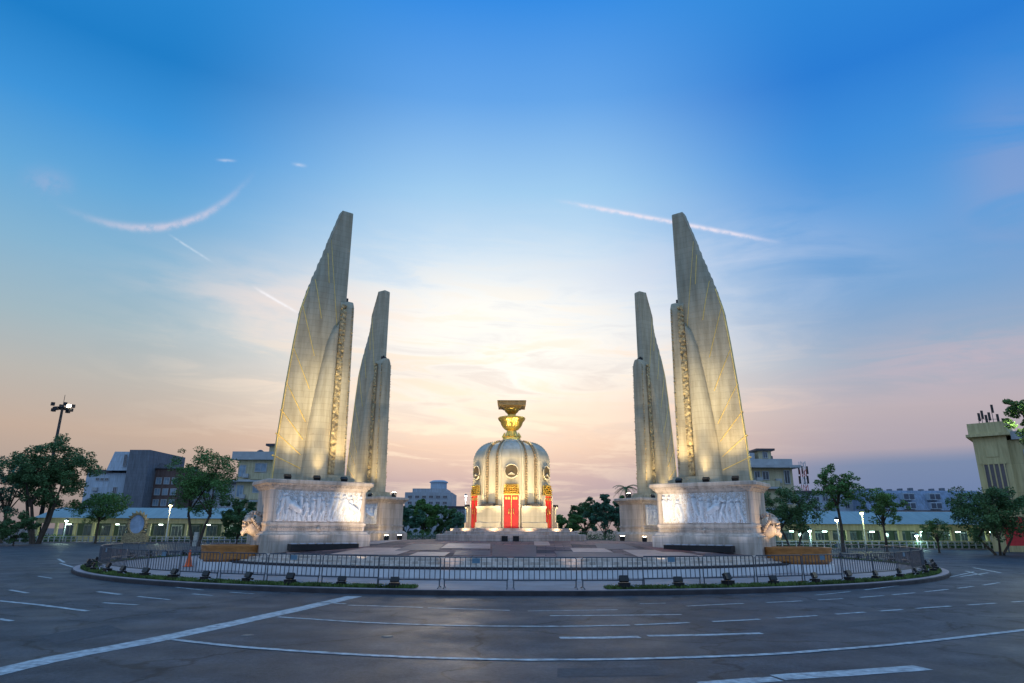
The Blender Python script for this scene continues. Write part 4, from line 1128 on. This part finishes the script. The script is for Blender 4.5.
TRIM = mat('pale_trim', (.38, .40, .42), .7, var=.15, scale=1, bump=.1); ROOFB = mat('blue_grey_roof_sheet', (.26, .34, .36), .5, var=.18, scale=.6, bump=.2, stretch=(6, .3, 1))
SLATE = mat('dark_roof', (.08, .07, .08), .7, var=.3, scale=1.5, bump=.2); TERRA = mat('red_brown_roof', (.22, .10, .06), .7, var=.3, scale=1.5, bump=.3)

# left: angular grey modern block
D = 128; ox = gx(128, D); t = thing('office_building', 'angular blue grey office building with a slanted top slab behind the left arcade', 'building', (ox, D, 0))
L = lambda x, y=500: at(x, y, D).x - ox
Z = lambda y, x=128: at(x, y, D).z
MB().box2(L(84), L(130), 0, 14, 0, Z(476)).build('wall', PALEB, t)
b = MB(); zt0, zt1 = Z(474), Z(455); b.loft([[(L(106), -1, zt0), (L(127), -1, zt0), (L(127), 8, zt0), (L(106), 8, zt0)], [(L(110), -.5, zt1), (L(130), -.5, zt1), (L(130), 8, zt1 + .3), (L(110), 8, zt1 + .3)]]); b.build('top_slab', PALEB, t)
MB().box2(L(129.5), L(150), -2, 12, 0, Z(454)).build('tower', DGREY, t)
MB().box2(L(150), L(176), 1, 14, 0, Z(471)).build('side_block', BROWN, t)
MB().loft([[(L(149.5), .6, Z(471)), (L(177), .6, Z(471)), (L(177), 14, Z(471)), (L(149.5), 14, Z(471))], [(L(149.5), 2, Z(465)), (L(160), 4, Z(467)), (L(160), 10, Z(467)), (L(149.5), 12, Z(465))]]).build('roof', SLATE, t)
MB().box2(L(84), L(110), -.3, 14.2, Z(476), Z(473)).build('roof', SLATE, t)
windows(t, 0, [(L(94) + .9 * i, L(94) + .9 * i + .7, Z(484), Z(481)) for i in range(3)], TRIM)
windows(t, -1.0, [(L(122), L(125), Z(470), Z(458))], TRIM); windows(t, 0, [(L(124), L(127), Z(492), Z(478)), (L(113), L(117), Z(500), Z(490))], TRIM)
windows(t, 1, [(L(152 + 8 * i), L(158 + 8 * i), Z(y1), Z(y0)) for i in range(3) for y0, y1 in ((480, 487), (491, 498), (502, 509))], TRIM, CURT)
# left cream building beside the wing
D = 112; ox = gx(255, D); t = thing('apartment_building', 'cream apartment block with blue grey parapet between the tree and near left wing', 'building', (ox, D, 0))
L = lambda x, y=500: at(x, y, D).x - ox
Z = lambda y, x=255: at(x, y, D).z
MB().box2(L(236), L(292), 0, 12, 0, Z(462)).build('wall', CREAMB, t); MB().box2(L(230), L(294), -.7, 12.5, Z(462), Z(454)).build('parapet', TRIM, t)
MB().box2(L(262), L(282), 1.5, 9, Z(454), Z(447)).build('penthouse', CREAMB, t); MB().box2(L(259), L(285), 1, 9.5, Z(447), Z(444.8)).build('penthouse_roof', SLATE, t)
for y in (483, 503): MB().box2(L(231), L(294), -1.0, -.002, Z(y + 1), Z(y - 1)).build('balcony_slab', TRIM, t)
for y in (478.5, 498.5): MB().box2(L(252), L(293), -1.0, -.85, Z(y + 4), Z(y - 3)).build('balcony_rail', CREAMB, t)
windows(t, 0, [(L(237), L(244), Z(479), Z(467)), (L(253), L(265), Z(474), Z(465)), (L(237), L(244), Z(499), Z(487)), (L(253), L(265), Z(495), Z(486)), (L(270), L(282), Z(495), Z(486))], TRIM, CURT)
# more low blocks behind the left arcade
D = 135; ox = gx(205, D); t = thing('row_house', 'low grey row house with glass front behind the airy tree', 'building', (ox, D, 0)); L = lambda x, y=500: at(x, y, D).x - ox; Z = lambda y, x=205: at(x, y, D).z
MB().box2(L(176), L(236), 0, 10, 0, Z(486)).build('wall', GREYW, t); MB().box2(L(175), L(237), -.5, 10.3, Z(486), Z(483)).build('roof', SLATE, t)
windows(t, 0, [(L(178 + 9 * i), L(185 + 9 * i), Z(500), Z(490)) for i in range(6)], TRIM, CURT)
# centre left: far tower block
D = 230; ox = gx(430, D); t = thing('tower_block', 'distant grey blue block with a round drum on its roof left of the turret', 'building', (ox, D, 0)); L = lambda x, y=500: at(x, y, D).x - ox; Z = lambda y, x=430: at(x, y, D).z
MB().box2(L(406), L(453), 0, 20, 0, Z(493)).box2(L(413), L(447), 1, 18, Z(493), Z(489)).build('wall', GREYW, t)
MB().lathe([(2.9, Z(489)), (2.9, Z(482)), (3.3, Z(482)), (3.3, Z(481)), (2.2, Z(479.5)), (0, Z(479))], 32, c=(L(437), 8, 0)).build('drum', PALEB, t, smooth=30)
windows(t, 0, [(L(409 + 7 * i), L(413.5 + 7 * i), Z(y + 3), Z(y)) for i in range(6) for y in (496, 502, 508)], TRIM)
D = 200; ox = gx(462, D); t = thing('low_block', 'distant low dark block seen between the tower and turret', 'building', (ox, D, 0)); L = lambda x, y=500: at(x, y, D).x - ox; Z = lambda y, x=462: at(x, y, D).z
MB().box2(L(450), L(480), 0, 15, 0, Z(508)).build('wall', DGREY, t); windows(t, 0, [(L(453 + 5 * i), L(456 + 5 * i), Z(514), Z(511)) for i in range(4)], TRIM); MB().box2(L(449), L(481), -.4, 15, Z(508), Z(506.5)).build('roof', SLATE, t)
# right: cream block
D = 105; ox = gx(775, D); t = thing('apartment_building', 'cream apartment block with overhanging flat roof right of the near right wing', 'building', (ox, D, 0)); L = lambda x, y=500: at(x, y, D).x - ox; Z = lambda y, x=775: at(x, y, D).z
MB().box2(L(745), L(797), 0, 12, 0, Z(466)).build('wall', CREAMB, t); MB().box2(L(742), L(797), -.4, 12.4, Z(463), Z(457)).build('parapet', TRIM, t); MB().box2(L(742), L(803), -1.2, 12.5, Z(466), Z(463.5)).build('roof_slab', TRIM, t)
MB().box2(L(767), L(780), 1, 7, Z(457), Z(448)).build('penthouse', CREAMB, t); MB().box2(L(764), L(783), .5, 7.5, Z(448), Z(446)).build('penthouse_roof', SLATE, t); MB().box2(L(745), L(763), 1, 6, Z(457), Z(450)).build('stair_head', GREYW, t)
windows(t, 1, [(L(771), L(776), Z(455.5), Z(449))], TRIM)
for y in (486, 507): MB().box2(L(744), L(782), -1.0, -.002, Z(y + 1), Z(y - 1)).build('balcony_slab', TRIM, t); MB().box2(L(744), L(781), -1.0, -.85, Z(y - 1) + .02, Z(y - 7)).build('balcony_rail', CREAMB, t)
windows(t, 0, [(L(758), L(764), Z(478), Z(469)), (L(766), L(773), Z(478), Z(469)), (L(788), L(794), Z(482), Z(468)), (L(760), L(768), Z(499), Z(491)), (L(788), L(794), Z(502), Z(490))], TRIM)
# pale pitched building behind right trees
D = 128; ox = gx(835, D); t = thing('row_house', 'pale blue house row with stepped roofs behind the slim right trees', 'building', (ox, D, 0)); L = lambda x, y=500: at(x, y, D).x - ox; Z = lambda y, x=835: at(x, y, D).z
MB().box2(L(798), L(838), 0, 12, 0, Z(490)).box2(L(838), L(870), -1, 12, 0, Z(487)).build('wall', PALEB, t)
MB().box2(L(797), L(838), -.5, 12.3, Z(490), Z(488.3)).box2(L(837), L(851), -2, 5, Z(484.5), Z(483)).box2(L(838), L(850), -1.01, 5, Z(487), Z(484.5)).build('roof', SLATE, t)
windows(t, 0, [(L(806 + 9 * i), L(812 + 9 * i), Z(y + 5), Z(y)) for i in range(3) for y in (494, 504)], TRIM); windows(t, -1, [(L(843 + 9 * i), L(848 + 9 * i), Z(y + 5), Z(y)) for i in range(3) for y in (491, 501)], TRIM)
# long mansard building
D = 122; ox = gx(920, D); t = thing('terrace_building', 'long blue grey building with dormer windows behind the right arcade', 'building', (ox, D, 0)); L = lambda x, y=500: at(x, y, D).x - ox; Z = lambda y, x=920: at(x, y, D).z
MB().box2(L(868), L(985), 0, 12, 0, Z(507)).build('wall', PALEB, t)
MB().loft([[(L(868), -.2, Z(507)), (L(985), -.2, Z(507)), (L(985), 12, Z(507)), (L(868), 12, Z(507))], [(L(868), 1.2, Z(487)), (L(985), 1.2, Z(487)), (L(985), 11, Z(487)), (L(868), 11, Z(487))]]).build('roof', stone('blue_slate_roof', (.26, .35, .50), bw=1.2, bh=.5), t)
for i in range(4):
    x = 878 + 26 * i
    for y in (490, 499):
        dm = MB().box2(L(x), L(x + 11), -.6, 2.5, Z(y + 7), Z(y)).build('dormer', PALEB, t)
        MB().box2(L(x + .5), L(x + 5), -.66, -.55, Z(y + 6), Z(y + 1)).box2(L(x + 6), L(x + 10.5), -.66, -.55, Z(y + 6), Z(y + 1)).build('pane', GLASS, dm)
for i in range(9): MB().box2(L(872 + 11 * i), L(875 + 11 * i), 4, 5, Z(487), Z(484.6 - (i % 3) * .7)).build('chimney', DGREY, t)
MB().box2(L(866), L(972), -2.5, -.21, Z(512.5), Z(508)).build('awning', TERRA, t)
# big yellow building at right
D = 72; ox = gx(990, D); t = thing('corner_building', 'faded yellow corner building with cornice at right edge', 'building', (ox, D, 0), R(-41)); Z = lambda y, x=975: at(x, y, D).z
zt = Z(434)
MB().box2(0, 3.0, 0, 14, 0, zt).build('stair_tower', YEL, t); MB().box2(3.0, 30, .8, 14, 0, Z(438)).build('wall', YEL, t)
MB().box2(-.5, 3.4, -.5, 14.5, zt, zt + .3).box2(-.25, 3.2, -.25, 14.2, zt + .3, zt + 1.5).build('cornice', YEL, t); MB().box2(3.41, 30, .4, 14.3, Z(438), Z(438) + .25).box2(3.41, 30, .7, 14.2, Z(438) + .25, Z(438) + .9).build('parapet', TRIM, t)
sl = MB()
for i in range(5): sl.box2(.5 + .46 * i, .62 + .46 * i, -.16, .0, zt - 7.2, zt - 3.0)
sl.box2(.4, 2.6, -.16, 0, zt - 7.4, zt - 7.2).box2(.4, 2.6, -.16, 0, zt - 3.0, zt - 2.8)
sl.build('tall_grille', YEL, t); MB().box2(.5, 2.5, -.03, .02, zt - 7.2, zt - 3.0).build('tall_window', GLASS, t)
MB().box2(1.0, 2.1, -.06, .02, zt - 2.2, zt - 1.0).build('blank_panel', YEL, t)
windows(t, .8, [(4.2 + 2.9 * i, 5.7 + 2.9 * i, z0, z0 + 1.9) for i in range(5) for z0 in (Z(438) - 3.0, Z(438) - 6.6)], TRIM)
an = thing('antenna_cluster', 'cluster of dark mobile antennas on the yellow building roof', 'antenna', t.matrix_world @ Vector((0, 0, 0)))
tip = at(990, 418, D + 3); an.location = (tip.x, tip.y, zt + 1.5 - .02)
rA = random.Random(2); b = MB(); pn = MB()
for i, (dx_, h_) in enumerate(((-1.2, 1.6), (-.8, 1.9), (-.4, 1.4), (0, 1.7), (.5, 2.6), (.95, 1.5), (1.5, 1.0))):
    b.tube([(dx_, 0, 0), (dx_, 0, h_ + .2)], .035, 5); pn.box((dx_ + .05, -.12, h_ - .3), (.2, .1, .95))
b.tube([(-1.3, 0, .6), (1.6, 0, .6)], .03, 5); b.tube([(-1.3, 0, 1.1), (1.0, 0, 1.1)], .03, 5)
b.build('mast', STEEL, an); pn.build('panel', BLACK, an)
# red banner / kiosk front at the right edge
p = at(1012, 545, 66); t = thing('red_board', 'red upright notice board at the right edge beneath the wide tree', 'board', (p.x, p.y, 0))
MB().box2(-.2, 3.2, 0, .12, .7, 3.4).build('panel', mat('red_board_paint', (.6, .03, .03), .5, var=.15, bump=0), t); MB().box2(-.1, 0, .12, .2, 0, 3.3).box2(3.0, 3.1, .12, .2, 0, 3.3).build('post', STEEL, t)

# arcades
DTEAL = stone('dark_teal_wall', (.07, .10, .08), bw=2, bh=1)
def arcade(name, label, xl, xr, D, rz, zr, ncol, wallm, lights, litc):
    x0, x1 = gx(xl, D), gx(xr, D); W_ = x1 - x0
    t = thing(name, label, 'arcade', (x0, D, 0), rz)
    ze = zr - .9
    MB().loft([[(-.6, -1.6, ze), (W_ + .6, -1.6, ze), (W_ + .6, 8, ze + .2), (-.6, 8, ze + .2)], [(0, 3.0, zr + .7), (W_, 3.0, zr + .7), (W_, 5, zr + .75), (0, 5, zr + .75)]]).build('roof', ROOFB, t)
    MB().box2(-.3, W_ + .3, -1.3, -1.1, ze - .75, ze - .01).build('fascia', wallm, t)
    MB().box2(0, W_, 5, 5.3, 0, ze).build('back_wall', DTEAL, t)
    MB().box2(-.05, W_ + .05, -1.2, 5, .0, .12).build('floor', PAVE, t)
    for i in range(ncol + 1):
        x = W_ * i / ncol; MB().rectloft(.19, .19, [(.05, .12), (.05, .4), (0, .45), (0, ze - .8), (.06, ze - .75)], .03).build('column', wallm, t, loc=(x, -1.0, 0))
        if i < ncol:
            dm = MB().box2(x + W_ / ncol * .18, x + W_ / ncol * .82, 4.85, 4.99, .12, ze - .9).build('shopfront', DGREY if i % 3 else GREYW, t)
            q = MB()
            for k in range(3): q.box2(x + W_ / ncol * (.22 + .2 * k), x + W_ / ncol * (.38 + .2 * k), 4.80, 4.86, .5, ze - 1.1)
            q.build('pane', GLASS, dm)
    lm = MB().box2(0, W_, -.95, -.75, .3, .95); lm.build('low_wall', wallm, t)
    bul = mat('strip_lamp_' + name, (.8, 1, .85), .3, bump=0, emit=litc, es=14)
    for (u) in lights:
        l_ = MB().box2(W_ * u - .25, W_ * u + .25, .9, 1.05, ze - .95, ze - .85).build('ceiling_lamp', bul, t)
        pw = t.matrix_world
        c, s_ = math.cos(rz), math.sin(rz); lx, ly = W_ * u, .6
        point((x0 + lx * c - ly * s_, D + lx * s_ + ly * c, ze - 1.3), 130, litc, .2)
    return t
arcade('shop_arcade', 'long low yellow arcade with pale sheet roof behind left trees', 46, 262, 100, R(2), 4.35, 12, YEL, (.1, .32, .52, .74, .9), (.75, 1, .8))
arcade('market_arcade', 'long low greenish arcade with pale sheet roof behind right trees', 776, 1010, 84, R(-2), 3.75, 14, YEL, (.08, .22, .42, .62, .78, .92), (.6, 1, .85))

# small facade and roof clutter: air conditioners and water tanks as parts of their buildings
def clutter(name_, lab, items, tanks):
    for o in list(scene.objects):
        if o.parent is None and o.get('label') == lab:
            for (x, z, y) in items: MB().box((x, y - .25, z), (.9, .45, .65)).box((x, y - .49, z), (.5, .03, .5)).build('air_conditioner', TRIM, o)
            for (x, y, z, r_) in tanks: MB().lathe([(0, z), (r_, z), (r_ * 1.04, z + r_ * 1.6), (r_ * .4, z + r_ * 2), (0, z + r_ * 2)], 16, c=(x, y, 0)).build('water_tank', STEEL, o, smooth=40)
clutter('', 'cream apartment block with blue grey parapet between the tree and near left wing', [(-2.2, 7.2, 0), (.6, 7.4, 0), (-2.0, 10.6, 0), (1.0, 10.8, 0)], [(-2.0, 5, gz(454, 112), .55), (-.6, 6, gz(454, 112), .45)])
clutter('', 'cream apartment block with overhanging flat roof right of the near right wing', [(1.3, 6.5, 0), (1.4, 9.6, 0), (-1.6, 9.8, 0)], [(2.4, 5, gz(457, 105), .5), (-4.0, 7, gz(450, 105), .5)])
clutter('', 'angular blue grey office building with a slanted top slab behind the left arcade', [(-5.2, 6.5, 0), (-6.8, 6.5, 0), (-6.8, 9.2, 0)], [(8.0, 8, gz(471, 128), .6), (6.6, 8, gz(471, 128), .6)])
# low far lamps / pavement strips / hedges
struct(MB().box2(-140, -26, 95.5, 99, 0, .13).build('pavement', PAVE)); struct(MB().box2(26, 150, 78.5, 82, 0, .13).build('pavement', PAVE))
struct(MB().box2(-26, 26, 116, 118, 0, .13).build('pavement', PAVE))
def hedge(x0, x1, y, h, label, seed, group='low hedges along the far pavements'):
    ng = np.random.default_rng(seed); n = int((x1 - x0) * 260); q = np.c_[ng.uniform(x0, x1, n), y + ng.uniform(-.4, .4, n), ng.uniform(.1, h, n) * (1 + .2 * np.sin(ng.uniform(0, 40, n)))]
    d1 = ng.normal(0, 1, (n, 3)); d1 /= np.linalg.norm(d1, axis=1, keepdims=True); d2 = np.cross(d1, ng.normal(0, 1, (n, 3))); d2 /= np.linalg.norm(d2, axis=1, keepdims=True)
    V = np.stack([q - d1 * .1, q + d2 * .06, q + d1 * .1, q - d2 * .06], 1).reshape(-1, 3); me = bpy.data.meshes.new('hedge'); me.from_pydata(V.tolist(), [], [(4 * i, 4 * i + 1, 4 * i + 2, 4 * i + 3) for i in range(n)]); me.materials.append(LF1)
    o = bpy.data.objects.new('hedge', me); COL.objects.link(o); return tag(o, label, 'hedge', group)
hedge(-80, -62, 96.4, 1.0, 'low hedge along the pavement under the big left tree', 1); hedge(-56, -30, 96.4, .8, 'low hedge before the left arcade columns', 2)
hedge(28, 66, 79.2, .75, 'low dark hedge before the right arcade', 3)
hedge(-24, 24, 112, 1.4, 'dark distant hedge behind the turret and terrace', 4)
# short white bollard-like fence along far pavements
def picket(x0, x1, y, label):
    t = thing('low_railing', label, 'railing', (x0, y, .13)); n = int((x1 - x0) / .8)
    for i in range(n + 1): MB().box((i * .8, 0, .4), (.12, .12, .8)).build('post', TRIM, t)
    MB().box(((x1 - x0) / 2, -.0, .72), (x1 - x0, .05, .08)).box(((x1 - x0) / 2, 0, .38), (x1 - x0, .05, .08)).build('rail', TRIM, t)
picket(-78, -28, 95.8, 'low pale post and rail fence along the left pavement'); picket(29, 64, 78.8, 'low pale post and rail fence along the right pavement')

# golden portrait-style frame stand
p = at(136, 545, 93); t = thing('ornate_frame', 'gold ornate standing frame with a pale blue oval before the left arcade', 'display frame', (p.x, p.y, 0))
b = MB(); b.box((0, 0, 1.1), (3.0, .5, .5)).box((0, 0, .5), (3.4, .7, 1.0)); 
b.tube([(1.15 * math.cos(u), 0, 2.55 + 1.4 * math.sin(u)) for u in np.linspace(0, 2 * PI, 33)], .2, 7, cap=False)
for k in range(18):
    u = 2 * PI * k / 18; b.tube([(1.25 * math.cos(u), 0, 2.55 + 1.5 * math.sin(u)), (1.65 * math.cos(u + .1), 0, 2.55 + 1.85 * math.sin(u + .1))], [.2, .04], 6)
b.build('frame', GOLDD, t, smooth=40)
oc = MB(); oc.loft([[(1.05 * math.cos(u), yy, 2.55 + 1.3 * math.sin(u)) for u in np.linspace(0, 2 * PI, 33)[:-1]] for yy in (-.05, .05)]); oc.build('oval_panel', mat('pale_blue_panel', (.30, .42, .60), .5, var=.3, scale=1.2, bump=0), t)

# street lamps
def lamp(x, ytop, D, label, hgt=None, col_=(1, .85, .35), lit=True, ybase=545, power=160):
    p = at(x, ytop, D); b0 = at(x, ybase, D); t = thing('street_lamp', label, 'street lamp', (p.x, p.y, 0), 0, 'street lamps round the circus')
    MB().tube([(0, 0, 0), (0, 0, .5), (0, 0, p.z)], [.12, .08, .05], 8).build('pole', mat('pale_pole', (.42, .45, .46), .5, .3, bump=0), t, smooth=True)
    h = MB().lathe([(.05, p.z - .1), (.22, p.z), (.26, p.z + .15), (.05, p.z + .32)], 12).build('lamp_head', STEEL, t)
    MB().lathe([(0, p.z - .22), (.14, p.z - .14), (.18, p.z - .02), (.12, p.z + .02)], 12).build('bulb', mat('street_bulb_%d' % int(col_[0] * 100), (1, 1, .8), .2, bump=0, emit=col_, es=40 if lit else .0), h)
    if lit: point((p.x, p.y - .35, p.z - .35), power, col_, .15)
lamp(172, 508, 92, 'lit yellow street lamp left of the airy tree')
lamp(863, 510, 74, 'lit yellow green street lamp between the two slim right trees', col_=(.9, 1, .3))
lamp(838, 517, 74, 'unlit pale street lamp left of the slim tall tree', lit=False)
lamp(467, 496, 118, 'distant lit white street lamp just left of the turret', col_=(.85, .95, 1))
lamp(68, 524, 96, 'lit greenish lamp before the left arcade, under the big tree', col_=(.7, 1, .85), power=120)
lamp(918, 532, 79, 'lit greenish white lamp before the right arcade right of the slim trees', col_=(.6, 1, .9), power=90)
lamp(811, 528, 76, 'lit greenish lamp right of the near right fountain pool', col_=(.6, 1, .85), power=110)
lamp(1046, 398, 38, 'tall unseen lamp added past the right edge to light the leafy crown and yellow building', col_=(.95, 1, .72), power=1500)  # out-of-view lamp added to brighten the crown and the yellow facade
0 and lamp(653, 497, 62, 'lit white lamp by the far right wing', col_=(1, .95, .8), power=60)
# high flood mast
p = at(63, 412, 104); t = thing('flood_mast', 'tall dark mast with ring of floodlights above the big left tree', 'floodlight mast', (p.x, p.y, 0))
MB().tube([(0, 0, 0), (0, 0, p.z + .6)], [.35, .18], 10).build('pole', BLACK, t, smooth=True)
b = MB(); b.lathe([(1.3, p.z - .1), (1.35, p.z), (1.3, p.z + .1)], 20)
for k in range(4): a = k * PI / 4; b.tube([(-1.3 * math.cos(a), -1.3 * math.sin(a), p.z), (1.3 * math.cos(a), 1.3 * math.sin(a), p.z)], .06, 5)
b.tube([(0, 0, p.z + .6), (0, 0, p.z + 2.2)], .04, 5); b.build('lamp_ring', BLACK, t)
for k in range(8):
    a = k * PI / 4; dk = MB().box((1.4 * math.cos(a), 1.4 * math.sin(a), p.z - .25 + .8 * (k % 2)), (.5, .5, .5), rz=a).build('floodlight_head', BLACK, t)
MB().box((1.35, -.55, p.z + .3), (.5, .2, .45)).build('lit_lens', GLOWW, t)
# lattice mast right
p0 = at(808, 500, 138); p1 = at(808, 463, 138); t = thing('lattice_mast', 'red and white lattice antenna mast behind the right trees', 'antenna mast', (p0.x, p0.y, 0))
for k, (ma, nm) in enumerate(((mat('mast_red', (.4, .05, .04), .6, bump=0), 'red_section'), (mat('mast_white', (.5, .5, .5), .6, bump=0), 'white_section'))):
    b = MB(); z = 0; i = 0
    while z < p1.z:
        if i % 2 == k:
            for cx_, cy_ in ((-.45, -.45), (.45, -.45), (.45, .45), (-.45, .45)): b.tube([(cx_, cy_, z), (cx_, cy_, z + 1.6)], .07, 5)
            b.tube([(-.45, -.45, z), (.45, -.45, z + 1.6)], .05, 4); b.tube([(.45, -.45, z), (-.45, -.45, z + 1.6)], .05, 4)
        z += 1.6; i += 1
    b.build(nm, ma, t)
b = MB()
for k in range(6): a = k * PI / 3; b.box((.9 * math.cos(a), .9 * math.sin(a), p1.z - 1 - (k % 2) * 2), (.35, .2, 1.6), rz=a)
b.build('antenna_panels', BLACK, t)
